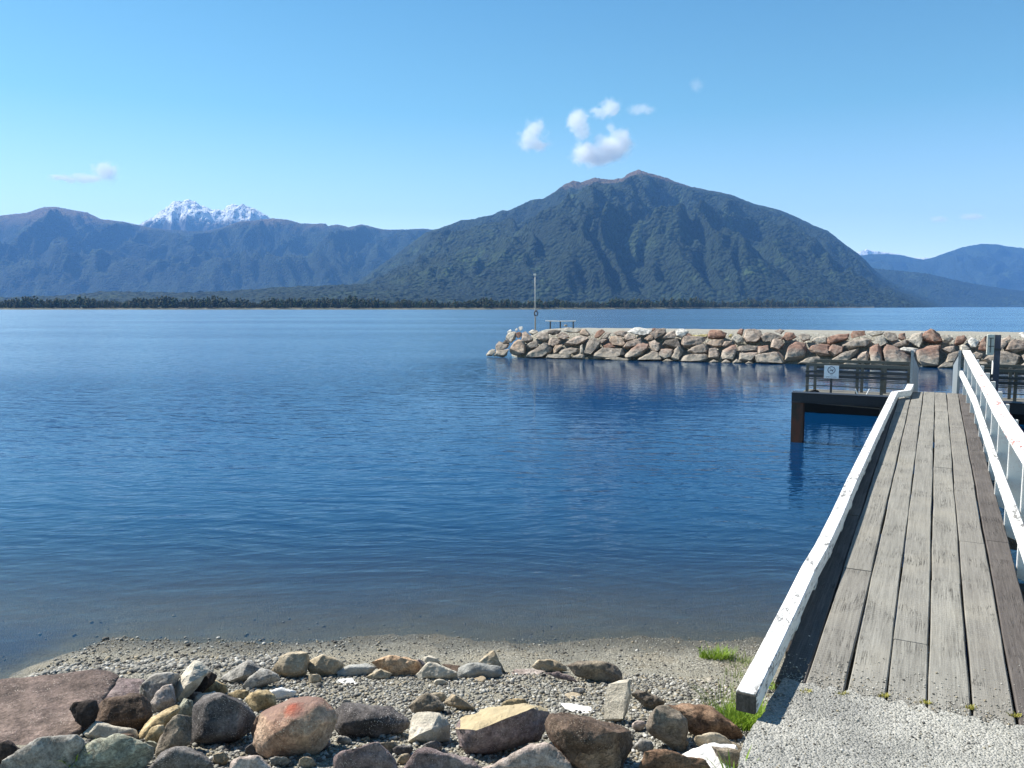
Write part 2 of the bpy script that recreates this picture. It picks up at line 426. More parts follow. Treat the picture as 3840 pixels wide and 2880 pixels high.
main_prof = C2('-60 905 0 880 230 795 500 602 620 512 700 485 770 462 840 435 910 430 960 414 1020 405 1080 375 1115 380 1170 355 1220 330 1270 310 1320 310 1360 287 1400 260 1430 235 1495 200 1545 210 1630 183 1720 195 1790 185 1835 155 1890 137 1960 160 2100 205') + \
    C3('0 110 150 165 280 190 400 215 540 270 700 310 800 350 900 400 1000 440 1100 520 1180 575 1230 620 1265 660 1330 715 1420 770 1560 830 1750 905 1900 935')
mountain('mountain', main_prof, 4000, 1950, 5200, 9.0, forest_mat('mountain_forest', (520, 640), None, .75), 1.7, 230, 10.0, power=.85)
left_prof = C1('-260 400 0 355 170 335 280 300 350 297 440 315 560 335 640 375 780 392 880 414 960 432 1080 445 1200 452 1320 452 1420 430 1520 395 1620 385 1740 372 1840 382 1920 405 2080 405 2212 425') + \
    C2('40 470 100 460 180 475 250 460 370 490 480 490 620 486 760 500 1000 560 1300 700')
mountain('hills', left_prof, 6400, 4300, 7300, 15.0, forest_mat('range_forest', (560, 700), None, .3), 8.3, 340, 10.0, power=.9, gsc=470)
snow_prof = C1('700 520 800 450 890 410 940 380 980 360 1040 312 1100 265 1140 255 1180 248 1250 262 1300 290 1340 310 1380 314 1420 310 1460 285 1500 270 1570 285 1640 318 1700 350 1760 378 1860 430 1960 500')
mountain('snowy_mountain', snow_prof, 8200, 7100, 9100, 14.0, forest_mat('snow_slopes', (500, 600), (800, 875), 0), 4.1, 250, 10.0, power=.8, gsc=240, jag=17)
spur_prof = C3('1000 760 1160 650 1310 672 1440 685 1600 700 1700 722 1800 745 1900 765 2000 780 2100 796 2212 810 2500 850 2800 900')
mountain('hills', spur_prof, 4700, 4000, 5400, 10.0, forest_mat('spur_forest', (900, 1000), None, .3), 12.9, 60, 8.0, xpad=300, gsc=260)
right_prof = C3('900 690 1080 620 1180 592 1260 583 1320 581 1400 583 1470 591 1530 606 1590 616 1640 606 1690 588 1740 570 1830 540 1890 528 1950 518 2050 522 2120 536 2212 545 2500 560 2900 620')
mountain('hills', right_prof, 7600, 6000, 8600, 18.0, forest_mat('right_range', (600, 760), None, .3), 15.2, 230, 8.0, gsc=480)
rsnow_prof = C3('1000 640 1120 590 1180 570 1215 560 1240 550 1270 561 1300 565 1360 572 1440 585 1520 605 1560 606 1600 603 1650 612 1750 650')
mountain('snowy_mountain', rsnow_prof, 9200, 8700, 9600, 14.0, forest_mat('far_snow', (200, 260), (380, 420), 0), 21.0, 60, 6.0, xpad=200, gsc=200)
# low wooded land between the lake and the mountains
low_prof = [(x * 1.736, y * 1.736) for x, y in ((-200, 646), (0, 643), (152, 638), (237, 629), (389, 632), (508, 628), (609, 620), (749, 614), (860, 612), (980, 622), (1150, 636), (1400, 644), (1700, 650), (1900, 661))]
mountain('hills', low_prof, 2300, 1500, 2900, 7.0, forest_mat('low_forest', (1e5, 1e5 + 1), None, .4), 30.4, 10, 9.0, xpad=100, gsc=200)

# far shore: a low bank with a wood on it
def shore_y(px):   # px in 2212-wide units
    return np.interp(px, [-600, 0, 1100, 1450, 1700, 1885, 1900], [728, 728, 728, 900, 1250, 1736, 1760])
pxs = np.linspace(-500, 1885, 160)
f_ = []; v_ = []
for i, px in enumerate(pxs):
    y = float(shore_y(px)); k = (px - 1106) / 1736
    for dy, zz in ((0, -1.0), (3, .12), (9, .9), (26, 1.5), (700, 4.0)):
        v_.append((k * (y + dy) , y + dy + 1.5 * math.sin(i * 1.7), zz))
fm = grid_faces(5, len(pxs))
m = NT('far_bank'); P = m.pos(); a = m.noise(P, .11, 5, .7)
far_shore = link('far_shore', mesh_np('far_shore', v_, fm, True), m.finish(m.ramp(a, [(.35, (.035, .045, .02)), (.5, (.09, .085, .05)), (.68, (.19, .17, .125))]), .95)); tag(far_shore, kind='structure')
# wood: merged tree meshes (far-off mass)
def blob(n=7, m_=5, seed=0):
    r = np.random.default_rng(seed); vs = []; fs = []
    for clump in range(n):
        h = .22 + .78 * (clump + .5) / n; rad = (.30 * (1.05 - h) + .12) * r.uniform(.8, 1.3)
        c = np.array([r.normal() * .10, r.normal() * .10, h + r.normal() * .03]); b = len(vs)
        for k in range(m_):
            t = 2 * math.pi * k / m_ + r.uniform(0, 1); vs.append(c + np.array([math.cos(t) * rad * r.uniform(.6, 1.2), math.sin(t) * rad * r.uniform(.6, 1.2), r.uniform(-.06, .05)]))
        vs.append(c + np.array([0, 0, .13])); vs.append(c + np.array([0, 0, -.10]))
        for k in range(m_):
            fs.append((b + k, b + (k + 1) % m_, b + m_)); fs.append((b + (k + 1) % m_, b + k, b + m_ + 1))
    b = len(vs)
    for k in range(3):
        t = 2 * math.pi * k / 3; vs += [np.array([math.cos(t) * .035, math.sin(t) * .035, -.1]), np.array([math.cos(t) * .02, math.sin(t) * .02, .9])]
    tr = []
    for k in range(3):
        a0, a1, b0, b1 = b + 2 * k, b + 2 * k + 1, b + 2 * ((k + 1) % 3), b + 2 * ((k + 1) % 3) + 1
        tr += [(a0, b0, b1), (a0, b1, a1)]
    return np.array(vs), np.array(fs), np.array(tr)
protos = [blob(7, 5, i) for i in range(8)]
V = []; Fc = []; MI = []; nv = 0
def top_d(px): return float(np.interp(px, [-500, 0, 60, 150, 320, 450, 700, 900, 1100, 1300, 1500, 1700, 1800, 1850, 1885], [650, 650, 645, 641, 643, 642, 644, 646, 648, 646, 644.5, 645.5, 650, 655, 662]))
for i in range(3600):
    px = random.uniform(-300, 1882); y = float(shore_y(px)); dy = 10 + 70 * random.random() ** 1.5
    base = 2.6 * 1736 / y + 662.3
    hgt = (base - top_d(px)) / 1736 * (y + dy) * random.choice((random.uniform(.55, 1.08), random.uniform(.85, 1.05)))
    if dy < 14: hgt *= random.uniform(.3, .8)
    hgt = max(hgt * random.uniform(.58, 1.0) * (.86 + .22 * math.sin(px * .031) * math.sin(px * .0127 + 1) + .10 * math.sin(px * .11)), 1.0)
    pv_, pf, pt = protos[i % 8]
    wd = min(hgt, 9) * random.uniform(.55, .95)
    t = random.uniform(0, 6.28); c, s_ = math.cos(t), math.sin(t)
    vv = pv_ * np.array([wd, wd, hgt]); vv = np.stack([vv[:, 0] * c - vv[:, 1] * s_, vv[:, 0] * s_ + vv[:, 1] * c, vv[:, 2]], 1)
    vv += np.array([(px - 1106) / 1736 * (y + dy), y + dy, .9])
    V.append(vv); Fc += [pf + nv, pt + nv]; MI += [np.full(len(pf), i % 3), np.full(len(pt), 3)]; nv += len(vv)
wm = mesh_np('far_wood', np.concatenate(V), np.concatenate(Fc))
wood = link('far_wood', wm)
for nm, c in (('foliage_dark', (.024, .030, .015)), ('foliage_olive', (.050, .050, .024)), ('foliage_green', (.026, .042, .018)), ('pale_trunk', (.20, .17, .13))):
    m = NT(nm); P = m.pos(); wm.materials.append(m.finish(m.mix(m.mapr(m.noise(P, .25, 3), .35, .65, 0, .6), c, tuple(1.7 * q for q in c)), .9, None, .1))
wm.polygons.foreach_set('material_index', np.concatenate(MI).astype(np.int32))
tag(wood, 'dark narrow trees standing in a long belt along the far shore', 'wood', kind='stuff')

# ------------------------------------------------------------------ clouds (volumes beyond the haze)
def cloud(px, py, w_, h_, dens, Y, label, seed, puffs, yaw=0):
    c = at_y(px, py, Y); s = Y / F
    m = NT('cloud_vapour')
    tc = m.n('ShaderNodeTexCoord').outputs['Object']
    cn = m.n('ShaderNodeVectorMath', {0: tc, 1: (seed * 313.0, seed * 77.0, 0)}, operation='ADD').outputs[0]
    wob = m.n('ShaderNodeTexNoise', {'Vector': cn, 'Scale': .012 * 40 / max(h_, 20), 'Detail': 2}).outputs['Color']
    wob = m.n('ShaderNodeVectorMath', {0: m.n('ShaderNodeVectorMath', {0: wob, 1: (.5, .5, .5)}, operation='SUBTRACT').outputs[0], 'Scale': h_ * s * .5}, operation='SCALE').outputs[0]
    q = m.n('ShaderNodeVectorMath', {0: tc, 1: wob}, operation='ADD').outputs[0]
    field = None
    for (x, y, rx, ry) in puffs:      # offsets and radii in photo pixels
        k = m.n('ShaderNodeVectorMath', {0: q, 1: (x * s, 0, -y * s)}, operation='SUBTRACT').outputs[0]
        k = m.n('ShaderNodeVectorMath', {0: k, 1: (1 / (rx * s), 1 / (.9 * (rx + ry) * .5 * s), 1 / (ry * s))}, operation='MULTIPLY').outputs[0]
        d = m.math('SUBTRACT', 1.0, m.n('ShaderNodeVectorMath', {0: k}, operation='LENGTH').outputs['Value'])
        field = d if field is None else m.math('MAXIMUM', field, d)
    nz = m.noise(cn, .024 * 60 / max(h_, 30), 8, .68, .5)
    f = m.math('ADD', m.math('MULTIPLY', field, 1.15), m.math('MULTIPLY', m.math('SUBTRACT', nz, .42), 2.0))
    den = m.math('MULTIPLY', m.math('POWER', m.math('MAXIMUM', m.mapr(f, .0, .65), 0.0), 1.5), dens * .62)
    pv = m.n('ShaderNodeVolumePrincipled', {'Color': (1, 1, 1, 1), 'Density': den, 'Anisotropy': 0.0})
    m.n('ShaderNodeOutputMaterial', {'Volume': pv.outputs[0]})
    bm = bmesh.new(); bmesh.ops.create_icosphere(bm, subdivisions=3, radius=1.0)
    for v in bm.verts: v.co = Vector((v.co.x * w_ * s * .72, v.co.y * .5 * (w_ + h_) * s * .5, v.co.z * h_ * s * .72))
    me = bpy.data.meshes.new('cloud'); bm.to_mesh(me); bm.free()
    o = link('cloud', me, m.mat, loc=c); tag(o, label, 'cloud', 'small white clouds in the blue sky')
    return o
cloud(2006, 510, 150, 130, .010, 12500, 'round puffy cloud left of the cluster above the big mountain', 1, [(0, -25, 48, 36), (14, 30, 50, 26), (-24, 10, 40, 40)])
cloud(2262, 555, 250, 160, .013, 12500, 'largest white cloud right above the summit of the big mountain', 2, [(-55, 18, 66, 40), (0, 24, 90, 40), (72, -26, 42, 50), (30, -2, 80, 46)])
cloud(2172, 466, 120, 130, .010, 12500, 'cloud wisp of the cluster just above and left of the largest one', 3, [(-8, -10, 40, 44), (10, 28, 34, 34)])
cloud(2265, 413, 150, 90, .008, 12500, 'topmost soft white cloud of the cluster above the big mountain', 4, [(-14, 8, 40, 22), (22, -6, 40, 34)])
cloud(2405, 413, 130, 60, .004, 12500, 'thin faint cloud streak at the right end of the cluster', 5, [(0, 0, 56, 20)])
cloud(2290, 478, 50, 46, .008, 12500, 'tiny cloud puff in the middle of the cluster', 6, [(0, 0, 20, 18)])
cloud(330, 652, 260, 110, .013, 12500, 'lone white cloud over the left hill with a long thin tail', 7, [(62, -8, 46, 40), (-10, 12, 60, 20), (-85, 16, 55, 14)])
cloud(2612, 318, 70, 60, .0022, 12500, 'faint small cloud alone high above the mountain', 8, [(0, 0, 28, 24)])
cloud(3645, 813, 130, 50, .0100, 12500, 'larger grey wisp low over the right hill', 9, [(0, 0, 48, 14)])
cloud(3520, 822, 96, 40, .0085, 12500, 'smaller grey wisp left of another over the right hill', 10, [(0, 0, 38, 12)])
# ------------------------------------------------------------------ rocks
DG = None
def remeshed(bm, voxel, smooth_n, sharp=0):
    me = bpy.data.meshes.new('t'); bm.to_mesh(me); bm.free()
    o = bpy.data.objects.new('t', me); COL.objects.link(o)
    r = o.modifiers.new('r', 'REMESH')
    if sharp: r.mode = 'SHARP'; r.octree_depth = sharp; r.use_remove_disconnected = True; r.scale = .92
    else: r.mode = 'VOXEL'; r.voxel_size = voxel
    if smooth_n:
        s = o.modifiers.new('s', 'SMOOTH'); s.factor = .5; s.iterations = smooth_n
    dg = bpy.context.evaluated_depsgraph_get()
    out = bpy.data.meshes.new_from_object(o.evaluated_get(dg))
    bpy.data.objects.remove(o); bpy.data.meshes.remove(me)
    return out
_rk = [0]
def make_rock(name, poly, depth_fn, thick, mat, voxel=.012, smooth=3, amp=.05, front=None, rough_amp=1.0, lift=.12, back=True, nf=2, fs=.60, lean=.30, jit=.05, sharp=0, grow=1.02):
    """poly: photo pixels; depth_fn(px,py) -> axial depth of the outline there; thick: full thickness in metres"""
    _rk[0] += 1; rs = np.random.default_rng(_rk[0] * 13 + 1)
    P = np.array(poly, float); c = P.mean(0)
    w_, h_ = P.max(0) - P.min(0)
    pts = []
    for x, y in P:
        q = c + (np.array([x, y]) - c) * grow
        pts.append(CAM + ray(*q) * depth_fn(*q))
    t2 = thick / 2
    if front is None:
        front = [(*(c + (p - c) * fs + rs.normal(size=2) * jit * np.array([w_, h_]) + np.array([0, -lift * h_])), .80 + .25 * rs.random() + lean * 2 * (p[1] - c[1]) / h_) for p in P[rs.integers(0, nf)::nf]]
        front.append((c[0] + rs.normal() * .1 * w_, c[1] - lift * 1.4 * h_, 1.05))
    else:
        front = [(f[0], f[1], f[2]) for f in front]
    for x, y, b in front: pts.append(CAM + ray(x, y) * (depth_fn(x, y) - b * t2))
    for p in P[::2]:
        q = c + (p - c) * .6; pts.append(CAM + ray(*q) * (depth_fn(*q) + .9 * t2))
    bm = bmesh.new()
    for p in pts: bm.verts.new(Vector(p))
    r = bmesh.ops.convex_hull(bm, input=bm.verts[:])
    junk = list({g for g in r['geom_interior'] + r['geom_unused'] if isinstance(g, bmesh.types.BMVert)})
    if junk: bmesh.ops.delete(bm, geom=junk, context='VERTS')
    bmesh.ops.recalc_face_normals(bm, faces=bm.faces[:])
    me = remeshed(bm, voxel, smooth, sharp)
    n = len(me.vertices)
    co = np.empty(n * 3, np.float32); me.vertices.foreach_get('co', co); co = co.reshape(-1, 3).astype(float)
    no = np.empty(n * 3, np.float32); me.vertex_normals.foreach_get('vector', no); no = no.reshape(-1, 3)
    size = np.linalg.norm(co.max(0) - co.min(0)) / 1.7
    org = np.array([co[:, 0].mean(), co[:, 1].mean(), co[:, 2].min()])
    u = (co - org) / size + rs.random(3) * 50
    d = fbm(u * 1.7, 2) * amp + fbm(u * 4.5 + 3, 3) * amp * .40 * rough_amp
    rg = np.abs(fbm(u * 3.0 + 11, 3)); d -= np.clip(.10 - rg, 0, 1) * amp * 2.2 * rough_amp      # cracks and ledges
    d += fbm(u * 15, 2) * amp * .13 * rough_amp
    co = co + no * (d * size)[:, None]
    me.vertices.foreach_set('co', (co - org).astype(np.float32).ravel())
    me.polygons.foreach_set('use_smooth', np.ones(len(me.polygons), bool)); me.materials.clear(); me.update()
    if sharp: me.set_sharp_from_angle(angle=math.radians(38))
    me.name = name
    return link(name, me, mat, loc=org)

def pts_of(crop, text):
    a = [float(t) for t in text.split()]
    sc_, x0, y0 = {'A': (.45208, 0, 2300), 'B': (.45208, 900, 2300), 'C': (.49729, 1800, 2300), 'P': (.30741, 1800, 1210), 'Q': (.30741, 2440, 1210), 'R': (.34358, 3080, 1210)}[crop]
    return [(x0 + a[i] * sc_, y0 + a[i + 1] * sc_) for i in range(0, len(a), 2)]
def front_of(crop, text):
    a = [float(t) for t in text.split()]; q = pts_of(crop, ' '.join(str(v) for i in range(0, len(a), 3) for v in a[i:i + 2]))
    return [(x, y, a[3 * i + 2]) for i, (x, y) in enumerate(q)]

RM = {
 'slab': rock_mat('purple_brown_slab', (.085, .06, .053), (.135, .095, .08), (.19, .135, .11), .8, speck=(.36, .31, .27)),
 'brown': rock_mat('dark_brown_stone', (.055, .038, .028), (.11, .072, .05), (.17, .115, .08), 1.3, speck=(.30, .25, .20)),
 'black': rock_mat('blackish_stone', (.022, .018, .017), (.04, .03, .027), (.07, .055, .045), 1.5),
 'grey': rock_mat('plain_grey_stone', (.17, .16, .145), (.26, .245, .22), (.36, .34, .305), 1.3, speck=(.42, .42, .40)),
 'pale': rock_mat('pale_cream_stone', (.36, .32, .25), (.48, .43, .34), (.58, .53, .43), 1.4, con=.5),
 'pink': rock_mat('pinkish_grey_stone', (.24, .18, .16), (.36, .29, .25), (.46, .40, .35), 1.4, speck=(.55, .48, .44)),
 'ochre': rock_mat('ochre_yellow_stone', (.27, .19, .09), (.40, .30, .15), (.50, .41, .25), 1.3),
 'tan': rock_mat('tan_sandstone', (.25, .19, .12), (.37, .30, .20), (.46, .39, .28), 1.3, con=.7, vein=(.30, .24, .16)),
 'orange': rock_mat('orange_sandstone', (.30, .17, .09), (.46, .29, .16), (.55, .40, .25), 1.5),
 'smooth': rock_mat('smooth_river_stone', (.27, .27, .25), (.33, .33, .305), (.39, .385, .355), .9, con=.4),
 'white': rock_mat('white_painted_stone', (.62, .61, .58), (.72, .71, .69), (.80, .80, .78), 1.3, con=.35),
 'speck': rock_mat('dark_speckled_granite', (.04, .036, .036), (.085, .075, .074), (.16, .145, .135), 1.4, speck=(.50, .48, .46)),
 'green': rock_mat('grey_green_stone', (.19, .19, .14), (.28, .28, .21), (.36, .35, .27), 1.4, vein=(.10, .09, .07)),
 'rust': rock_mat('rusty_log_brown_stone', (.11, .06, .035), (.20, .115, .065), (.28, .18, .11), 1.5, vein=(.05, .03, .02)),
 'topped': rock_mat('purple_stone_with_ochre_top', (.12, .085, .085), (.20, .15, .145), (.30, .25, .23), 1.4, speck=(.42, .38, .36), cap=(.44, .36, .22)),
 'purple': rock_mat('dusky_purple_stone', (.12, .085, .085), (.20, .15, .145), (.30, .25, .23), 1.4, speck=(.42, .38, .36)),
 'egg': rock_mat('brown_grey_stone', (.12, .095, .075), (.19, .155, .115), (.27, .22, .15), 1.2, speck=(.34, .31, .26)),
 'redyellow': rock_mat('red_and_yellow_boulder_stone', (.27, .15, .10), (.40, .26, .17), (.50, .37, .25), 1.0, speck=(.60, .52, .42), spot=((.005, -.06, .25), .055, (.32, .07, .04)), cap=(.22, .14, .115)),
}
# crop, outline, material, label, options (T thickness / tilt / s smoothing / a roughness / base: lowest pixel row / f: front ridge points x y bulge)
ROCKS = [
('A', '-420 640 0 602 150 590 400 560 620 512 880 480 1000 520 960 600 830 690 780 800 720 1000 640 1020 440 1045 330 1090 200 1150 0 1090 -420 1150', 'slab', 'huge flat purple brown slab at the left edge of the pile', dict(T=.45, tilt=.56, s=2, a=.02)),
('A', '780 690 830 620 940 560 1080 540 1200 552 1190 610 1140 700 1000 720 820 750', 'purple', 'purple rock with an orange top lying on the edge of the huge flat slab', dict(tilt=.6, T=.6)),
('A', '1150 660 1220 560 1280 510 1400 495 1490 512 1470 600 1380 640 1290 720 1240 790 1170 720', 'grey', 'mid grey rounded rock behind the dark brown boulder, beside the pinkish wedge', dict(tilt=.5)),
('A', '565 800 600 758 700 738 805 722 820 800 785 885 712 950 620 895', 'black', 'blackish hollow rock wedged beside the huge flat slab', dict(T=.6, tilt=.3, base=1060)),
('A', '790 920 830 760 960 690 1080 672 1180 700 1245 760 1262 840 1185 950 1100 985 960 1000 830 970', 'brown', 'big dark brown boulder resting on a cream wedge near the slab', dict(s=3)),
('A', '690 995 785 885 850 930 950 985 1130 975 1150 1040 1040 1060 900 1045 740 1045', 'pale', 'cream wedge stone poking out under the big dark brown boulder', dict(T=.9, base=1052)),
('A', '1252 800 1290 690 1360 600 1432 584 1460 740 1390 790 1270 838', 'pink', 'pinkish triangular rock leaning beside the pale split block', dict(tilt=.4)),
('A', '1440 640 1500 520 1610 392 1700 428 1742 482 1680 530 1600 580 1570 690 1490 760 1448 730', 'pale', 'tall pale split block with a pointed top at the back left of the pile', dict(T=.8, tilt=.3, s=1, f='1500 560 .9 1610 440 .5 1545 600 1.1 1480 700 .8')),
('A', '1550 560 1640 515 1750 490 1795 522 1775 580 1700 610 1650 660 1590 720 1555 650', 'black', 'blackish rock in the shade of the tall pale split block', dict(T=.8, tilt=.4)),
('A', '1655 630 1720 565 1800 548 1880 598 1895 655 1800 690 1700 670', 'ochre', 'mossy yellow stone behind the large speckled boulder', dict(tilt=.4)),
('A', '1600 730 1640 672 1780 645 1810 690 1720 740 1630 760', 'pale', 'low cream stone under the mossy yellow stone', dict(tilt=.5)),
('A', '1435 860 1530 708 1600 730 1610 860 1520 890', 'green', 'small grey green pyramid stone left of the large speckled boulder', dict(T=.8, s=1)),
('A', '1130 1055 1150 980 1260 870 1380 790 1475 755 1500 790 1450 870 1360 950 1280 1000 1200 1060', 'ochre', 'long smooth ochre stone sloping between brown boulder and speckled boulder', dict(tilt=.5, s=5)),
('A', '1310 860 1360 810 1490 790 1460 870 1390 910 1320 900', 'smooth', 'smooth grey green cobble lying on the long ochre stone', dict(T=.6, tilt=.5, base=930, s=6)),
('A', '1195 1050 1260 965 1370 925 1360 1010 1300 1090 1240 1095', 'ochre', 'small rough orange brown stone in front of the long ochre one', dict(T=.9, base=1100)),
('A', '1285 1185 1325 1020 1400 915 1480 868 1590 860 1600 960 1585 1095 1460 1160 1340 1200', 'egg', 'brown grey egg shaped rock left of and against the large speckled boulder', dict(s=6, tilt=.4)),
('A', '1570 1035 1605 900 1605 760 1680 698 1800 668 1960 700 2060 770 2135 860 2085 985 1990 1055 1850 1105 1720 1095 1600 1095', 'speck', 'large dark speckled boulder with a sunlit frosty shoulder', dict(s=5, tilt=.25, a=.035)),
('A', '1875 670 1960 640 2075 642 2050 720 1960 720', 'ochre', 'yellow stone half hidden behind the speckled boulder', dict(tilt=.5)),
('B', '35 720 80 660 160 630 240 640 292 690 305 755 225 805 150 828 105 800', 'ochre', 'rounded yellow rock right of the speckled boulder, beside a white stone', dict(s=5)),
('A', '1835 545 1930 460 2050 392 2175 460 2110 530 1980 585 1900 585', 'grey', 'whitish grey angular rock at the back, right of the tall split block', dict(s=1, tilt=.3, f='1930 480 .6 2050 430 .8 2010 520 1.1 1900 560 .6')),
('B', '10 610 90 530 200 468 285 500 340 560 200 600 80 640', 'grey', 'grey sloping rock in front of the two-lobed tan rock', dict(tilt=.5, s=2)),
('A', '-40 1330 40 1270 200 1160 400 1050 520 1010 640 1000 705 1060 690 1150 560 1330', 'grey', 'long grey rock in the bottom left corner with mossy front', dict(tilt=.4, T=.7, s=2)),
('A', '-180 1110 0 1090 110 1065 205 1150 160 1200 -40 1290 -180 1290', 'black', 'dark rock at the very left edge, below the huge slab', dict(tilt=.4)),
('A', '500 1330 650 1150 820 1045 960 1050 1150 1070 1225 1080 1300 1105 1290 1180 1190 1330', 'green', 'mottled grey green rock with brown front at the bottom edge', dict(tilt=.4, T=.7, s=2)),
('A', '1160 1360 1300 1190 1450 1108 1580 1098 1690 1150 1740 1230 1830 1360', 'speck', 'grey speckled dome at the bottom edge below the egg shaped rock', dict(s=5, tilt=.4)),
('B', '-110 1340 -75 1225 0 1190 150 1182 210 1225 320 1340', 'pink', 'reddish white rock at the bottom edge under the red topped boulder', dict(tilt=.4)),
('B', '95 1095 108 1010 150 930 195 870 175 830 300 758 420 690 560 683 690 706 775 800 803 880 775 965 722 1085 620 1192 400 1198 240 1208 135 1165', 'redyellow', 'biggest rounded boulder, orange and yellow with red stains on top', dict(s=5, tilt=.25, a=.03, f='230 900 .7 420 740 .7 640 760 .8 700 900 .8 450 880 1.2 300 1000 1.05 560 1020 1.0 200 1080 .5 420 1140 .3')),
('B', '240 640 330 622 475 650 440 700 320 730 260 690', 'white', 'white stone tucked behind the biggest boulder', dict(tilt=.5)),
('B', '255 478 330 430 350 380 480 318 545 360 575 400 550 500 450 545 320 515', 'tan', 'two-lobed tan rock at the back row', dict(s=3)),
('B', '543 465 560 400 690 333 785 365 885 430 810 500 690 530 580 530', 'tan', 'humped tan and grey boulder right of the two-lobed one', dict(s=5)),
('B', '792 490 900 428 1050 413 1145 450 1075 505 900 528 810 525', 'smooth', 'smooth oval pale grey river stone in the back row', dict(s=8, a=.012, tilt=.4)),
('B', '1085 405 1220 358 1380 368 1500 410 1510 470 1450 518 1290 530 1170 475 1125 445', 'orange', 'broken orange sandstone rock in the middle of the back row', dict(s=1, a=.06)),
('B', '1370 420 1500 383 1550 430 1470 500 1370 480', 'purple', 'purple brown stone pressed against the orange sandstone', dict(tilt=.3, base=510)),
('B', '1495 382 1570 348 1645 390 1665 425 1600 430 1540 410', 'pale', 'small pale peaked stone behind the cream rock of the back row', dict(s=1)),
('B', '1455 510 1550 418 1660 428 1795 492 1795 545 1640 555 1480 548', 'pale', 'low cream green rock with a slanted face in the back row', dict(s=2, tilt=.3)),
('B', '1670 420 1830 432 1815 490 1740 480', 'brown', 'flat dark brown stone between the cream rock and the grey boulder', dict(tilt=.6)),
('B', '1795 535 1812 450 1890 408 2000 413 2040 440 2165 438 2180 520 2050 545 1900 548', 'smooth', 'smooth saddle shaped grey boulder right of the middle back row', dict(s=5, a=.03)),
('B', '1980 405 2070 317 2115 345 2160 420 2210 495 2170 530 2140 470 2030 440', 'tan', 'pointed cream peak standing behind the saddle shaped grey boulder', dict(s=1, T=.7, base=500)),
('B', '1030 535 1160 458 1260 500 1230 535 1100 550', 'tan', 'small tan wedge in front of the orange sandstone', dict(s=1, tilt=.4)),
('B', '575 545 630 497 668 528 620 552', 'pale', 'tiny cream stone at the foot of the humped tan boulder', dict(s=1)),
('B', '1900 550 2010 512 2055 540 2015 572', 'tan', 'small flat tan stone at the foot of the saddle shaped boulder', dict(tilt=.6)),
('B', '795 555 920 532 990 590 870 598', 'white', 'flat white stone lying on the gravel below the smooth oval stone', dict(T=.4, tilt=.85)),
('B', '785 955 820 880 805 800 870 758 1080 738 1240 778 1330 880 1405 912 1335 985 1180 1025 960 1065 850 1055', 'speck', 'wide dark purple granite boulder right of the biggest one', dict(s=4, tilt=.35, f='850 800 .7 1080 790 .9 1230 850 .9 860 920 .9 1050 880 1.2 1250 920 .8 1000 1000 .5')),
('B', '1380 775 1490 690 1560 652 1645 700 1698 795 1565 838 1440 838', 'egg', 'grey tan pointed rock on the gravel above the cream block', dict(s=2)),
('B', '1695 745 1760 672 1862 708 1958 785 1935 822 1800 785', 'tan', 'grey tan wedge right of the pointed rock on the gravel', dict(s=1)),
('B', '1560 680 1650 655 1730 700 1665 742', 'tan', 'small low stone behind the pair of wedges on the gravel', dict(tilt=.5)),
('B', '1395 1065 1420 920 1438 850 1500 828 1655 832 1748 920 1738 1065 1580 1085 1440 1088', 'pale', 'square cream block with a chipped front, mid pile', dict(s=1, tilt=.25, T=.9, f='1420 900 .3 1500 850 .4 1640 850 .6 1590 960 1.3 1480 1005 1.3 1410 1050 .9 1720 930 .4 1590 1060 .6')),
('B', '1782 955 1830 870 1990 800 2150 788 2387 758 2485 765 2545 825 2522 960 2465 1050 2156 1126 1900 1190 1878 1175 1798 1115', 'topped', 'long slanting block with a flat yellowish top and purple front', dict(s=1, tilt=.3, T=.9, f='1800 955 1.0 1960 972 1.5 2212 868 1.4 2420 790 1.0 1830 1110 .6 1900 1165 .55 2150 1095 .5 2450 1030 .3 2000 800 -.7 2380 765 -.7')),
('C', '155 692 220 648 340 643 370 690 260 712 185 718', 'ochre', 'orange yellow stone lying behind the long slanting block', dict(T=.6, tilt=.4, base=735)),
('B', '750 1330 765 1190 870 1148 1080 1108 1185 1098 1255 1160 1310 1240 1320 1330', 'purple', 'dark purple rock at the bottom edge below the wide granite boulder', dict(s=2, tilt=.4)),
('B', '1320 1330 1430 1180 1530 1112 1700 1158 1895 1190 2020 1330', 'purple', 'lilac grey rock at the bottom edge under the cream block', dict(s=2, tilt=.4)),
('C', '-60 1230 20 1160 150 1150 300 1048 480 975 530 1000 650 1070 740 1230', 'pink', 'broad pink and cream rock at the bottom edge', dict(s=2, tilt=.45)),
('C', '485 835 528 758 640 736 780 758 900 808 1060 848 1148 880 1148 995 1090 1120 1060 1230 740 1230 680 1050 560 985 495 905', 'brown', 'large very dark brown boulder at the bottom, right of the slanting block', dict(s=3, tilt=.3, f='560 800 .7 700 790 .9 860 850 1.0 1040 890 1.0 620 880 1.2 800 960 1.1 1000 1000 .9 900 1150 .4')),
('C', '670 1060 720 965 800 945 950 970 1060 925 1075 1000 1050 1230 780 1230', 'rust', 'brown rock leaning against the front of the very dark brown boulder', dict(s=2, base=1250, T=.6)),
('C', '932 795 948 620 968 538 1050 508 1128 498 1138 620 1112 745 1082 805 1010 826 940 806', 'pale', 'upright whitish slab standing alone at the right of the gravel', dict(s=1, T=.5, tilt=.05, a=.015, f='1112 520 2.2 1125 610 2.4 1075 795 2.2 955 640 -1.0 945 780 -.9 985 550 -.8 1000 818 .2 1040 520 .7')),
('C', '1130 605 1200 588 1330 638 1400 670 1360 720 1290 735 1180 660', 'egg', 'crumbly dark stone behind the upright whitish slab', dict(s=1, a=.09)),
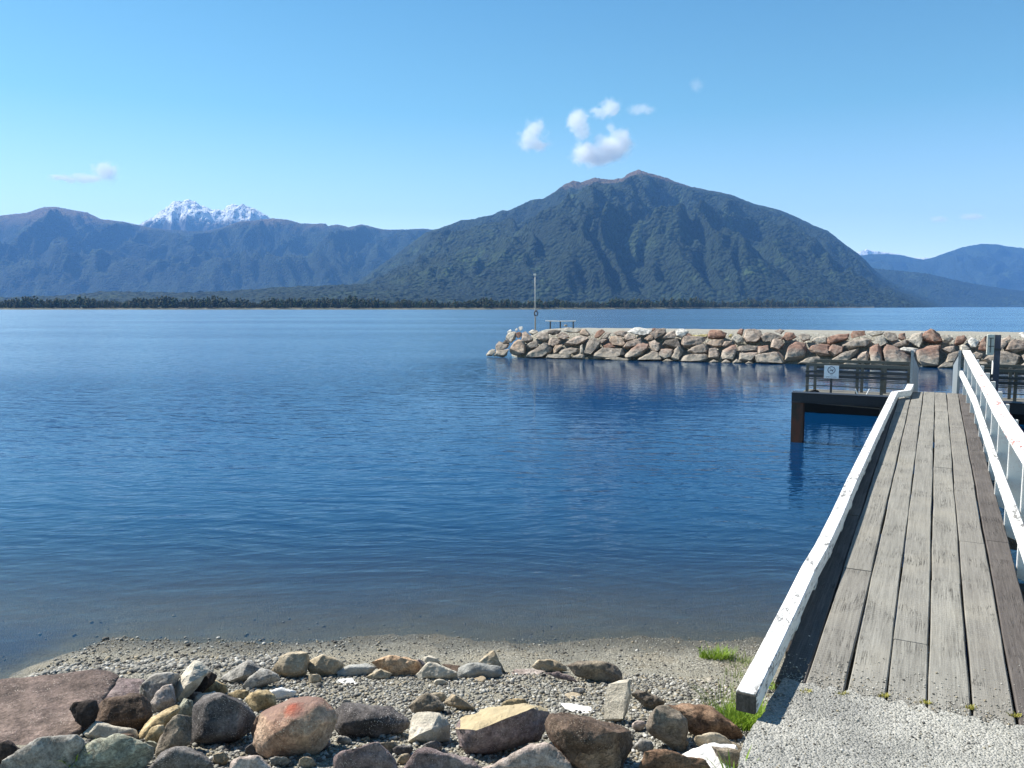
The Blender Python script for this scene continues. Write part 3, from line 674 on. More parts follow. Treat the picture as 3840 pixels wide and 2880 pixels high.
('C', '1250 855 1280 770 1340 708 1420 697 1505 740 1555 800 1565 900 1535 1055 1440 1018 1360 955 1268 895', 'egg', 'round brown boulder with cracks right of the upright slab', dict(s=4, tilt=.25)),
('C', '1435 690 1540 672 1640 728 1780 738 1880 828 2005 922 1995 965 1900 968 1760 915 1600 915 1550 840', 'rust', 'long rusty brown log shaped rock beside the grass', dict(s=2, a=.07)),
('C', '1615 955 1700 908 1800 918 1920 968 1995 1030 1975 1095 1890 1080 1760 1020 1640 1005', 'tan', 'cream topped rock between the rusty rock and the white slab', dict(s=2)),
('C', '1530 1065 1700 1000 1920 1000 1935 1050 1895 1150 1890 1230 1690 1230 1560 1130', 'white', 'flat white painted stone in the lower right of the pile', dict(s=1, T=.6, tilt=.55, base=1200)),
('C', '1190 1230 1240 1058 1330 1018 1500 1058 1700 1145 1780 1230', 'rust', 'brown rock at the bottom edge in front of the round brown boulder', dict(s=3, tilt=.4)),
('C', '393 402 440 348 540 343 650 388 668 445 560 448 430 435', 'tan', 'rounded tan rock at the right end of the back row', dict(s=3)),
('C', '625 385 760 363 920 358 1020 388 1078 450 1085 505 1000 530 920 525 720 475', 'egg', 'tan and dark brown boulder ending the back row on the right', dict(s=4)),
('C', '195 475 240 428 420 418 510 440 440 462 300 470', 'pink', 'flat pinkish stone in front of the rounded tan rock', dict(T=.6, tilt=.6)),
('C', '470 452 600 438 705 480 750 525 640 508', 'purple', 'low purple stone half sunk in gravel near the back row', dict(T=.6, tilt=.5)),
('C', '595 672 720 688 850 708 875 748 790 775 720 748 640 725', 'white', 'flat whitish stone on the gravel left of the upright slab', dict(T=.5, tilt=.7)),
('C', '625 615 700 588 775 610 745 655 660 655', 'tan', 'small tan stone half buried in the gravel bed', dict(T=.6, tilt=.6)),
('C', '1635 540 1680 488 1762 483 1770 515 1690 530', 'pale', 'flat cream stone alone on the beach near the jetty', dict(T=.3, tilt=.9)),
('A', '2085 1000 2140 860 2190 850 2210 900 2170 1010 2110 1080', 'brown', 'dark stone in the gap between speckled and biggest boulders', dict(T=.7, base=1130)),
('B', '1240 1130 1330 1090 1440 1110 1400 1190 1290 1190', 'speck', 'small dark stone in the shadow below the wide granite boulder', dict(T=.7)),
('C', '1740 1000 1990 1040 1960 1230 1880 1230 1900 1080', 'egg', 'brown side stone against the white painted slab', dict(T=.5, base=1180)),
]
def filler(px, py, w_, h_, mk, label):
    r = np.random.default_rng(int(px * 7 + py)); n = 7; t = np.linspace(0, 2 * math.pi, n, endpoint=False) + r.uniform(-.25, .25, n)
    P = [(px + w_ / 2 * math.cos(a) * r.uniform(.85, 1.1), py + h_ / 2 * math.sin(a) * r.uniform(.85, 1.1)) for a in t]
    sc_ = .45208; return ('A', ' '.join(f'{x / sc_:.0f} {(y - 2300) / sc_:.0f}' for x, y in P), mk, label, dict(s=int(r.integers(1, 4)), tilt=.3))
ROCKS += [filler(*a) for a in (
 (830, 2848, 70, 52, 'tan', 'small tan stone between the grey speckled dome and the reddish white rock'),
 (955, 2812, 80, 58, 'speck', 'small dark stone under the left foot of the biggest boulder'),
 (1050, 2856, 84, 50, 'grey', 'grey stone at the bottom edge in front of the biggest boulder'),
 (1150, 2862, 70, 50, 'egg', 'brownish stone at the bottom edge left of the dark purple rock'),
 (1205, 2790, 74, 54, 'purple', 'purplish stone between the biggest boulder and the wide granite boulder'),
 (1290, 2778, 60, 40, 'grey', 'small grey stone below the middle of the wide granite boulder'),
 (1455, 2806, 84, 56, 'egg', 'brown grey stone in front of the wide granite boulder, left of cream block'),
 (1520, 2850, 66, 50, 'tan', 'small tan stone below the square cream block'),
 (1625, 2806, 76, 50, 'speck', 'dark speckled stone between the cream block and the lilac rock'),
 (1700, 2856, 74, 46, 'grey', 'grey stone under the left end of the long slanting block'),
 (1945, 2836, 80, 48, 'pale', 'pale stone under the right end of the long slanting block'),
 (2030, 2810, 64, 50, 'tan', 'tan stone between the slanting block and the very dark brown boulder'),
 (2395, 2722, 62, 48, 'pink', 'pinkish stone on gravel left of the round brown boulder'),
 (2415, 2800, 78, 60, 'grey', 'grey stone between the very dark brown boulder and the round brown one'),
 (2350, 2762, 56, 40, 'pale', 'small pale stone right of the very dark brown boulder top'),
 (2555, 2790, 70, 50, 'egg', 'brownish stone below the round brown boulder'),
 (320, 2800, 70, 40, 'grey', 'small grey stone in front of the cream wedge'),
 (470, 2772, 76, 46, 'brown', 'brown stone in the dark gap under the big brown boulder'),
 (560, 2802, 72, 48, 'green', 'small greenish stone in front of the rough orange brown one'),
 (735, 2610, 60, 40, 'pink', 'small pinkish stone behind the large speckled boulder'),
 (620, 2545, 70, 44, 'pale', 'pale stone behind the mid grey rounded rock'),
 (1180, 2545, 58, 36, 'tan', 'small tan stone on the beach side of the humped boulder'),
 (1650, 2560, 60, 30, 'pale', 'small pale stone low in the gap of the back row'),
 (1300, 2640, 54, 32, 'grey', 'small grey stone alone in the middle of the gravel bed'),
 (2170, 2590, 52, 30, 'grey', 'small grey stone below the tan and dark brown boulder'),
)]
for crop, ol, mk, label, op in ROCKS:
    P = pts_of(crop, ol); Pa = np.array(P); c = Pa.mean(0); w_, h_ = Pa.max(0) - Pa.min(0)
    yb = op.get('base'); yb = Pa[:, 1].max() if yb is None else pts_of(crop, f'0 {yb}')[0][1]
    q = ground_hit(c[0], yb); d0 = float((q - CAM) @ FWD); mpp = d0 / F
    yt = Pa[:, 1].min(); qt = ground_hit(c[0], yt); dt = float((qt - CAM) @ FWD)
    th = op.get('T', .85) * min(w_, h_) * mpp; th = min(th, .75 * max(w_, h_) * mpp)
    til = op.get('tilt', .35); til *= .35 if til < .55 else .8; rec = min(til * (dt - d0), 1.3 * h_ * mpp) if til < .4 else til * (dt - d0)
    dc = d0 + th * .14
    fn = (lambda x, y, dc=dc, yb=yb, yt=yt, rec=rec: dc + rec * (yb - y) / max(yb - yt, 1))
    size = max(w_, h_) * mpp
    o = make_rock('rock', P, fn, th, RM[mk], voxel=max(size / 42, .006), smooth=max(op.get('s', 2) - (1 if op.get('s', 2) < 5 else 0), 0), amp=op.get('a', .05), nf=1 if op.get('s', 2) < 4 else 2, fs=.70 if op.get('s', 2) < 4 else .62, rough_amp=.85, jit=.08, sharp=6 if op.get('s', 2) <= 1 else 0, lean=op.get('lean', -.22), front=front_of(crop, op['f']) if 'f' in op else None, grow=1.02)
    tag(o, label, 'rock', 'boulders of the shore embankment')

# ------------------------------------------------------------------ breakwater
BW0 = np.array([-1.22, 41.3, 0.0]); BU = np.array([.9387, -.3447, 0.0]); BN = np.array([.3447, .9387, 0.0])
BRUN, BTOP = 1.75, 1.36
def bw(t, n, z): return BW0 + BU * t + BN * n + np.array([0, 0, z])
_bnrm = np.cross(BU, BN * BRUN + np.array([0, 0, BTOP])); _bnrm /= np.linalg.norm(_bnrm)
def bw_depth(px, py, off=0.0):
    r = ray(px, py); return float(((BW0 - CAM) @ _bnrm - off) / (r @ _bnrm))
# gravel core with a rounded tip
ts = np.concatenate([np.linspace(.15, 5, 24), np.linspace(5.5, 60, 110)]); sec = [(.60, -.5), (.65, .0), (1.20, .42), (1.70, .82), (2.15, 1.20), (2.5, 1.32), (3.3, 1.36), (5.0, 1.37), (7.4, 1.36), (8.3, 1.2), (9.6, .3), (10.6, -.5)]
vv = []
for t in ts:
    k = min(max((t - .15) / 1.9, .02), 1.0); k2 = k ** .8
    for n_, z_ in sec:
        mid = 5.4; nn = mid + (n_ - mid) * (.28 + .72 * math.sqrt(1 - (1 - k) ** 2)); zz = min(z_, -.1 + 1.47 * k2) if z_ > 0 else z_
        if n_ < 2 and t > 2: nn = n_
        j = .05 * math.sin(t * 5.1 + n_ * 3) + .04 * math.sin(t * 11.7 + n_)
        vv.append(bw(t, nn + j * .6, zz + (j * .5 if .2 < z_ < 1.3 else j * .12)))
m = NT('breakwater_gravel'); P = m.pos()
vo = m.n('ShaderNodeTexVoronoi', {'Vector': P, 'Scale': 14.0}); v3 = m.n('ShaderNodeTexVoronoi', {'Vector': P, 'Scale': 45.0})
col = m.ramp(m.sep(vo.outputs['Color'])[0], [(0, (.17, .16, .13)), (.5, (.27, .26, .22)), (.9, (.36, .35, .30)), (1, (.55, .54, .5))])
col = m.mix(.5, col, m.ramp(m.sep(v3.outputs['Color'])[0], [(0, (.18, .17, .15)), (1, (.38, .37, .33))]))
core = link('breakwater', mesh_np('breakwater', vv, grid_faces(len(sec), len(ts)), False), m.finish(col, .95, m.bump(vo.outputs['Distance'], -.05, .8)))
tag(core, kind='structure')
BM = {}
for k, c1, c2, c3, rt in (('g', (.19, .155, .125), (.27, .225, .185), (.36, .31, .26), None), ('k', (.22, .165, .13), (.33, .255, .205), (.42, .35, .29), None), ('p', (.31, .27, .22), (.41, .365, .30), (.50, .45, .38), None),
                          ('r', (.17, .09, .065), (.27, .145, .10), (.35, .24, .18), None), ('o', (.29, .20, .14), (.40, .29, .21), (.47, .38, .29), None), ('w', (.42, .40, .36), (.54, .52, .48), (.66, .64, .60), None),
                          ('d', (.07, .06, .052), (.13, .11, .095), (.20, .17, .15), None), ('t', (.25, .20, .165), (.34, .29, .24), (.43, .38, .32), (.22, .12, .09)), ('y', (.38, .30, .10), (.50, .42, .16), (.58, .52, .28), None)):
    BM[k] = rock_mat({'g': 'grey', 'k': 'tan_pink', 'p': 'pale', 'r': 'rust_red', 'o': 'orange_tan', 'w': 'white', 'd': 'dark', 't': 'red_topped', 'y': 'yellow'}[k] + '_riprap', c1, c2, c3, .65, bleach=True, redtop=rt, speck=(.45, .42, .37) if k in 'gk' else None)
BWR = {'P': '''p 75 392 110 345 150 322 188 330 178 360 145 408 88 408|g 185 300 200 262 232 232 285 252 365 260 330 312 262 342 198 345|g 155 408 200 342 270 328 348 322 322 405 280 420 228 418|d 260 265 300 218 346 198 368 232 352 258
p 308 195 340 128 400 103 442 108 432 202 382 252 328 228|w 332 115 375 78 388 100 366 145|w 428 80 460 63 458 98 435 98|w 468 65 515 46 522 78 490 98|r 438 132 480 113 508 130 502 172 460 195 438 172|k 502 195 513 128 560 108 612 150 648 190 642 228 590 244 528 238
p 585 112 640 83 702 98 704 122 640 154 608 138|o 362 355 380 308 420 238 470 202 548 224 564 312 558 362 510 385 450 400 378 384|g 572 305 590 252 680 208 718 238 692 294 620 325|g 688 175 710 128 780 108 834 128 838 205 800 240 740 214|d 828 102 900 83 992 93 962 138 880 154 838 132
g 552 415 590 368 700 318 790 248 842 268 888 332 860 375 740 430 650 435|k 826 275 838 203 900 178 988 213 962 275 890 295|k 932 152 1000 113 1062 138 1094 180 1010 214 958 198|o 892 325 920 288 1008 263 1008 298 920 380 900 374|g 956 370 990 328 1120 302 1220 323 1203 355 1100 390 980 385
k 1016 270 1080 218 1180 163 1250 158 1320 178 1264 250 1180 280 1060 284|p 1016 98 1040 63 1222 88 1220 124 1070 124|o 1222 145 1238 83 1292 83 1354 150 1312 170|g 806 430 840 393 1000 383 1114 393 1084 435 900 442|g 1110 435 1180 393 1220 373 1274 398 1280 445|p 1216 380 1222 280 1252 263 1260 385
g 1270 400 1298 298 1338 188 1400 178 1444 228 1474 280 1404 345 1310 405|r 1392 172 1428 108 1490 83 1524 110 1444 194 1410 190|k 1436 235 1490 203 1565 198 1514 250 1460 264|g 1476 195 1540 113 1604 118 1554 195|o 1586 225 1598 168 1720 168 1790 255 1744 295 1620 265|k 1616 122 1700 93 1804 108 1764 174 1690 164
r 1496 285 1580 248 1655 280 1604 315 1520 315|g 1390 435 1418 358 1500 308 1745 318 1766 382 1624 425 1480 450|w 1796 112 1880 63 1960 58 2095 83 2074 144 1950 165 1880 130|k 1740 305 1800 238 1962 183 1974 242 1884 295 1780 320|k 1750 205 1768 148 1830 138 1906 170 1854 210 1780 230
t 1760 395 1838 328 1950 238 2054 258 2064 322 1964 415 1850 420 1770 415|g 1496 440 1640 423 1866 445 1784 470 1680 465|g 1890 460 1980 408 2100 348 2196 368 2190 470|o 2000 198 2060 153 2120 143 2104 204 2040 230|k 2060 238 2130 208 2194 250 2206 335 2154 375 2078 335|r 2098 72 2142 63 2134 124 2098 128''',
'Q': '''k 0 165 60 108 180 68 194 132 100 180 30 205|k 130 195 200 128 292 93 314 142 292 184 200 200|w 286 155 340 78 400 73 464 108 444 174 380 190|d 140 280 180 213 342 188 358 302 300 315 180 305|k 370 255 390 188 500 163 695 173 594 254 420 305|r 426 148 470 128 514 155 480 178|y 496 148 690 143 694 173 560 174
r 695 142 720 88 820 83 925 130 904 184 760 205 700 194|t 96 405 130 323 262 318 280 362 244 425 150 450|g 245 425 290 338 372 303 404 352 334 465 290 465|g 435 350 560 273 684 253 704 302 694 375 520 385|o 676 252 760 208 894 213 884 295 780 305|g 345 470 400 408 560 383 694 378 705 432 644 485 450 490
k 705 425 713 318 790 308 840 382 824 445|k 866 285 900 228 994 223 1000 264 900 295|p 986 222 995 178 1060 158 1145 190 1134 244 1060 275|t 846 445 870 338 980 278 1040 273 1004 405 1004 445|y 946 162 980 133 1004 150 972 188|r 1056 132 1090 73 1145 83 1114 160|k 1116 182 1150 88 1260 83 1345 108 1364 204 1280 245 1160 244
g 1346 174 1400 118 1500 128 1624 180 1554 214 1450 206 1380 234|k 1506 102 1580 83 1634 100 1594 144|r 1596 204 1648 118 1720 118 1785 180 1704 220|k 1456 304 1480 198 1600 208 1634 272 1564 335|g 1056 322 1080 283 1180 278 1314 288 1314 344 1160 355 1100 355|t 1306 384 1308 288 1432 278 1445 332 1344 385|t 1076 455 1090 368 1304 363 1294 404 1204 475 1100 465
t 1290 485 1298 418 1400 368 1562 358 1624 420 1624 505 1400 505|t 1626 475 1680 298 1780 238 1894 248 1904 334 1864 445 1700 470|g 1796 162 1860 138 1944 150 1944 214 1860 235|p 1956 234 2000 178 2100 168 2194 200 2154 264 2020 255|t 1916 324 1960 278 2100 258 2216 278 2204 405 2080 405 1960 365|g 1776 510 1900 438 2050 413 2094 452 2004 495 1880 515
g 135 475 200 438 270 465 200 480|g 705 485 770 448 835 480|g 846 495 910 448 980 490|g 986 495 1050 443 1120 490|g 1136 505 1200 468 1255 500|g 1936 525 2010 488 2125 500''',
'R': '''r 56 228 80 168 200 123 304 118 294 184 200 215 100 245|r 316 132 350 93 472 88 484 134 400 154 330 170|g 220 254 330 193 480 163 565 190 504 245 380 270 300 295|p 486 112 560 88 670 93 664 134 560 150|p 546 234 640 143 704 180 724 224 640 270|g 682 132 720 98 804 130 834 194 770 210 728 162|r 836 178 848 123 912 113 924 174 880 194
t 56 304 130 253 244 263 224 335 140 370|g 74 455 140 388 300 318 404 278 408 344 304 405 180 450|g 234 465 300 408 382 393 414 452 380 475|k 390 395 408 338 500 308 530 362 494 435 430 445|t 516 475 528 268 600 248 664 300 694 475|t 666 292 678 253 782 248 874 330 984 360 978 485 720 485 686 422|k 790 244 850 208 962 188 954 244 830 275
w 846 292 900 263 1065 283 1004 325 900 315|p 950 204 988 128 1102 108 1114 204 1084 265 1000 245|r 1076 184 1130 98 1200 88 1294 128 1324 214 1240 235 1130 204|t 1036 304 1160 258 1304 248 1274 344 1264 485 1110 485 1056 422|p 1316 154 1380 128 1445 180 1384 224 1330 215|r 1446 234 1480 158 1562 138 1594 180 1544 234 1470 255
k 1306 294 1360 268 1454 253 1464 304 1374 335|w 1586 204 1640 158 1735 210 1704 265 1640 275|g 1346 434 1380 368 1500 308 1504 424|g 1260 495 1340 438 1454 433 1444 500|r 1716 304 1728 218 1804 148 1804 315|g 1636 344 1690 318 1765 350 1744 405 1680 395|g 1736 414 1860 338 1940 318 2080 318 2194 370 2164 435 2060 485 1900 490
k 1986 314 2020 228 2100 178 2204 198 2216 304 2130 335|k 1936 284 1960 188 2060 138 2074 172 2014 234 1960 305|g 2096 525 2212 438 2304 448 2304 525|g 2186 354 2240 333 2350 328 2384 422 2230 425|k 1690 490 1710 425 1790 430 1850 490|p 1500 250 1560 240 1620 280 1600 320 1520 310|w 2150 120 2212 110 2260 140 2200 190|k 2230 230 2300 190 2400 220 2390 310 2260 320|r 2290 130 2380 110 2420 180 2320 200|g 2400 430 2420 350 2560 330 2600 420 2500 470|k 2420 260 2480 200 2600 220 2580 310 2450 320'''}
LOOK = {'g': 'grey', 'k': 'tan pink', 'p': 'pale', 'r': 'rust red', 'o': 'orange tan', 'w': 'whitish', 'd': 'dark', 't': 'red topped', 'y': 'yellow'}
ORD = ['first', 'second', 'third', 'fourth', 'fifth', 'sixth', 'seventh', 'eighth', 'ninth', 'tenth', 'eleventh', 'twelfth']
ZONES = [(1925, 'at its left tip'), (2040, 'below the lamp pole'), (2175, 'below the long bench'), (2440, 'just right of the bench'), (2620, 'in the middle part near bench'), (2850, 'in the middle part'), (3030, 'a little left of the sign'),
         (3210, 'above the white sign'), (3400, 'right of the white sign'), (3600, 'seen over the end of the jetty'), (3760, 'beside the box post'), (9999, 'right of the box post')]
todo = []
for crop, txt in BWR.items():
    for item in txt.replace('\n', '|').split('|'):
        k, rest = item.strip().split(' ', 1); P = pts_of(crop, rest); Pa = np.array(P)
        c = Pa.mean(0); w_, h_ = Pa.max(0) - Pa.min(0)
        base_y = 1340 + (c[0] - 1831) * .0235; row = ['waterline', 'middle', 'top'][0 if base_y - c[1] < 34 else 1 if base_y - c[1] < 70 else 2]
        zone = next(z for lim, z in ZONES if c[0] < lim)
        shp = 'long' if w_ / h_ > 2.3 else 'upright' if w_ / h_ < .85 else 'blocky' if len(P) < 7 else 'wide' if w_ / h_ > 1.5 else 'bulky'
        siz = 'small ' if w_ * h_ < 700 else 'big ' if w_ * h_ > 3000 else ''
        todo.append([k, P, w_, h_, c, f'{siz}{shp} {LOOK[k]} rock, {row} breakwater row, {zone}'])
todo.sort(key=lambda r: r[4][0])
from collections import Counter
cnt = Counter(r[5] for r in todo); seen = Counter()
for k, P, w_, h_, c, lab in todo:
    if cnt[lab] > 1:
        i = seen[lab]; seen[lab] += 1
        lab = f'{ORD[i]} from left, ' + lab
    mpp = bw_depth(*c) / F; th = min(1.15 * min(w_, h_) * mpp, 1.0)
    dcen = bw_depth(*c)
    fn = lambda x, y, dcen=dcen, th=th: .35 * dcen + .65 * bw_depth(x, y) + th * .25
    size = max(w_, h_) * mpp
    o = make_rock('breakwater_rock', P, fn, th, BM[k], voxel=max(size / 30, .022), smooth=0, sharp=5, amp=.035, grow=1.01, lift=.06, nf=1, fs=.76, lean=.05, jit=.09, rough_amp=1.3)
    tag(o, lab, 'rock', 'quarry rocks facing the breakwater')
# ------------------------------------------------------------------ jetty (local frame: x across, y along, z up from the deck)
M4 = Matrix(((A[0], D[0], N[0], 0), (A[1], D[1], N[1], 0), (A[2], D[2], N[2], 0), (0, 0, 0, 1)))
ORG = dk(0, 0, 0)
def loc_of(p):       # world -> jetty local
    q = np.asarray(p) - ORG; return np.array([q @ A, q @ D, q @ N])
def px_local(px, py, h=0.0):
    r = ray(px, py); t = -(DECK_H - h) / (N @ r); return loc_of(CAM + r * t)
def frame_empty(name):
    o = empty(name); m_ = M4.copy(); m_.translation = Vector(ORG); o.matrix_world = m_; return o

def wood_mat(name, c1, c2, c3, mesh_print=0.0, dirt=None):
    m = NT(name); v = m.n('ShaderNodeTexCoord').outputs['Object']
    tone = m.n('ShaderNodeAttribute', attribute_name='tone').outputs['Fac']
    off = m.n('ShaderNodeCombineXYZ', {0: m.math('MULTIPLY', tone, 31.0), 1: m.math('MULTIPLY', tone, 57.0), 2: 0.0}).outputs[0]
    v2 = m.n('ShaderNodeVectorMath', {0: v, 1: off}, operation='ADD').outputs[0]
    g = m.noise(m.n('ShaderNodeVectorMath', {0: v2, 1: (75.0, 2.6, 30.0)}, operation='MULTIPLY').outputs[0], 1.0, 6, .68, .9)
    g2 = m.noise(m.n('ShaderNodeVectorMath', {0: v2, 1: (14.0, .8, 9.0)}, operation='MULTIPLY').outputs[0], 1.0, 4, .6, .6)
    big = m.noise(v2, 1.5, 4, .6)
    fine = m.noise(v2, 110, 3, .7)
    col = m.ramp(g, [(.18, c1), (.5, c2), (.84, c3)])
    col = m.mix(.30, col, m.ramp(g2, [(.3, .28), (.5, .5), (.7, .72)]), 'OVERLAY')
    col = m.mix(.45, col, m.ramp(fine, [(.3, .3), (.7, .7)]), 'OVERLAY')
    col = m.mix(m.math('MULTIPLY', tone, .40), col, (.10, .085, .08), 'MIX')
    col = m.mix(m.ramp(big, [(.48, 0), (.72, .45)]), col, dirt or (.30, .28, .235))
    crack = m.ramp(m.noise(m.n('ShaderNodeVectorMath', {0: v2, 1: (42.0, 1.1, 20.0)}, operation='MULTIPLY').outputs[0], 1.0, 3, .55, 1.4), [(.485, 0), (.5, 1), (.515, 0)])
    crk = m.math('MULTIPLY', crack, m.ramp(m.noise(v2, 2.6, 3), [(.5, 0), (.62, .8)]))
    col = m.mix(crk, col, (.035, .03, .026))
    hgt = m.math('SUBTRACT', m.math('ADD', m.math('MULTIPLY', g, .5), m.math('MULTIPLY', fine, .25)), m.math('MULTIPLY', crk, .8))
    if mesh_print:      # chicken-wire netting pressed on the boards
        a_ = m.n('ShaderNodeVectorMath', {0: v, 1: (26.0, 21.0, 1.0)}, operation='MULTIPLY').outputs[0]
        vo = m.n('ShaderNodeTexVoronoi', {'Vector': a_, 'Scale': 1.6, 'Randomness': .15}, feature='DISTANCE_TO_EDGE').outputs['Distance']
        wire = m.math('MULTIPLY', m.ramp(vo, [(.02, 1), (.055, 0)]), m.ramp(m.noise(v, .9, 2), [(.40, 0), (.58, mesh_print)]))
        col = m.mix(wire, col, (.40, .385, .345)); hgt = m.math('ADD', hgt, m.math('MULTIPLY', wire, .3))
    return m.finish(col, .92, m.bump(hgt, .006, .9), .2)
def paint_mat(name, base=(.74, .74, .73), flake=(.30, .07, .05), amt=.5, dark=(.10, .095, .09), red=True):
    m = NT(name); v = m.n('ShaderNodeTexCoord').outputs['Object']
    a = m.noise(m.n('ShaderNodeVectorMath', {0: v, 1: (9.0, 2.2, 9.0)}, operation='MULTIPLY').outputs[0], 1.0, 5, .62)
    b = m.noise(m.n('ShaderNodeVectorMath', {0: v, 1: (38.0, 11.0, 38.0)}, operation='MULTIPLY').outputs[0], 1.0, 5, .7, .5)
    col = m.mix(m.ramp(m.noise(v, 5, 4), [(.4, 0), (.75, .3)]), base, tuple(.80 * q for q in base))
    chip = m.math('MULTIPLY', m.ramp(b, [(.51, 0), (.56, 1)]), m.ramp(a, [(.46, 0), (.58, amt)]))
    col = m.mix(chip, col, flake if red else dark)
    ck = m.ramp(m.noise(m.n('ShaderNodeVectorMath', {0: v, 1: (60.0, 5.0, 60.0)}, operation='MULTIPLY').outputs[0], 1.0, 3, .6, 1.0), [(.488, 0), (.5, .6), (.512, 0)])
    col = m.mix(m.math('MULTIPLY', ck, m.ramp(m.noise(v, 1.7, 3), [(.5, 0), (.6, 1)])), col, dark)
    return m.finish(col, .75, m.bump(m.math('SUBTRACT', 1.0, chip), .002, .6), .3)
def steel_mat(name, c, rust=None, rust_amt=(.55, .7), rough=.6, metallic=0.0, stretch=(1, 1, .35)):
    m = NT(name); v = m.pos()
    a = m.noise(m.n('ShaderNodeVectorMath', {0: v, 1: stretch}, operation='MULTIPLY').outputs[0], 4.5, 6, .65, .3); b = m.noise(v, 34, 4, .7)
    col = m.mix(m.ramp(b, [(.35, 0), (.7, .4)]), c, tuple(min(1, 1.5 * q + .01) for q in c))
    if rust: col = m.mix(m.ramp(a, [(rust_amt[0], 0), (rust_amt[1], .9)]), col, rust)
    return m.finish(col, rough, m.bump(b, .004, .5), .35, metallic)

W_GREY = wood_mat('weathered_grey_board', (.105, .101, .09), (.21, .204, .184), (.31, .302, .272), .55)
W_DARK = wood_mat('dark_stained_board', (.04, .035, .033), (.085, .076, .071), (.17, .155, .145), .12, dirt=(.15, .135, .125))
W_BEAM = wood_mat('old_dark_timber', (.03, .026, .024), (.06, .052, .048), (.11, .10, .09))
W_END = wood_mat('sawn_timber_end', (.03, .028, .026), (.07, .065, .06), (.15, .14, .13))
P_WHITE = paint_mat('worn_white_paint', amt=.85, red=False)
P_RAIL = paint_mat('worn_white_rail_paint', flake=(.36, .10, .075), amt=.9)
P_POST = paint_mat('white_post_paint', amt=.12)
NAVY = steel_mat('dark_navy_steel', (.018, .022, .03), (.09, .05, .035), (.68, .85))
RUST = steel_mat('rusty_pile_steel', (.045, .038, .03), (.14, .050, .030), (.40, .62), .9)
GALV = steel_mat('blue_grey_steel', (.21, .25, .285), None, rough=.55)
DKST = steel_mat('dark_grey_steel', (.05, .05, .052), None)
GREYW = steel_mat('grey_weathered_rail', (.12, .115, .10), None, rough=.9)
BLACK = steel_mat('black_rubber', (.002, .002, .003), None, rough=.95)

S0, S1 = 4.02, 16.12
jetty = frame_empty('jetty')
tag(jetty, 'long grey plank jetty with white kerb and white handrail running out over the water', 'jetty')
# deck boards: gaps measured at both ends
edges = [-.640, -.497, -.309, -.130, .051, .234, .413, .575]
joints = [[7.3, 12.2], [8.9, 5.9, 13.4], [10.4, 14.6], [4.8, 12.8], [5.9, 9.6, 13.8], [8.9, 12.4, 6.9], [11.4, 7.0], [5.6, 9.2, 13.0]]
bm_g = bmesh.new(); bm_d = bmesh.new(); tones = {0: [], 1: []}
for i in range(7):
    a0, a1 = edges[i] + .0048, edges[i + 1] - .0048
    js = sorted([S0 + random.uniform(-.03, .03)] + [j for j in joints[i]] + [S1 + random.uniform(-.01, .02)])
    for j0, j1 in zip(js[:-1], js[1:]):
        k = 1 if i in (0, 6) else 0
        bm = bm_d if k else bm_g
        tone = {0: .35, 1: random.uniform(.0, .55), 5: random.uniform(.45, .8), 6: random.uniform(.3, .8)}.get(i, random.uniform(0, .42))
        dz = random.uniform(-.003, .002); dx0 = random.uniform(-.003, .003); nseg = max(2, int((j1 - j0) / .35)); secs = []
        for q in range(nseg + 1):
            y = j0 + .003 + (j1 - j0 - .006) * q / nseg
            wob = .0025 * math.sin(y * 2.3 + i * 2) + .0015 * math.sin(y * 5.9 + i); wb2 = .0025 * math.sin(y * 1.9 + i * 3.1) + .0015 * math.sin(y * 6.7 + i)
            l, r, t, b = a0 + dx0 + wob, a1 + dx0 + wb2, dz + .0015 * math.sin(y * 3 + i), -.06
            e = .006
            secs.append([(l, y, b), (r, y, b), (r, y, t - e), (r - e, y, t), (l + e, y, t), (l, y, t - e)])
        n0 = len(bm.faces)
        vs = [[bm.verts.new(Vector(q)) for q in s_] for s_ in secs]
        for u_, v_ in zip(vs[:-1], vs[1:]):
            for q in range(6): bm.faces.new([u_[q], u_[(q + 1) % 6], v_[(q + 1) % 6], v_[q]])
        bm.faces.new(vs[0][::-1]); bm.faces.new(vs[-1])
        tones[k] += [tone] * (len(bm.faces) - n0)
for k, bm, nm, mt in ((0, bm_g, 'deck', W_GREY), (1, bm_d, 'edge_board', W_DARK)):
    bmesh.ops.recalc_face_normals(bm, faces=bm.faces[:])
    me = bpy.data.meshes.new(nm); bm.to_mesh(me); bm.free()
    at = me.attributes.new('tone', 'FLOAT', 'FACE'); at.data.foreach_set('value', np.array(tones[k], np.float32))
    link(nm, me, mt, jetty)
# bearers under the deck
mb = MB()
for s_ in np.arange(4.6, 16, 1.6): mb.box(-.665, .74, s_ - .08, s_ + .08, -.26, -.065)
mb.build('crossbeam', W_BEAM, jetty, .004)
mb = MB()
for a_ in (-.45, .38): mb.box(a_ - .06, a_ + .06, 4.2, 16, -.46, -.262)
mb.build('stringer', W_BEAM, jetty, .004)
for s_ in (7.9, 11.8, 15.6):
    for a_ in (-.52, .46): MB().tube((a_, s_, -3.2), (a_, s_, -.27), .10, .10, 14).build('pile', W_BEAM, jetty, smooth=True)
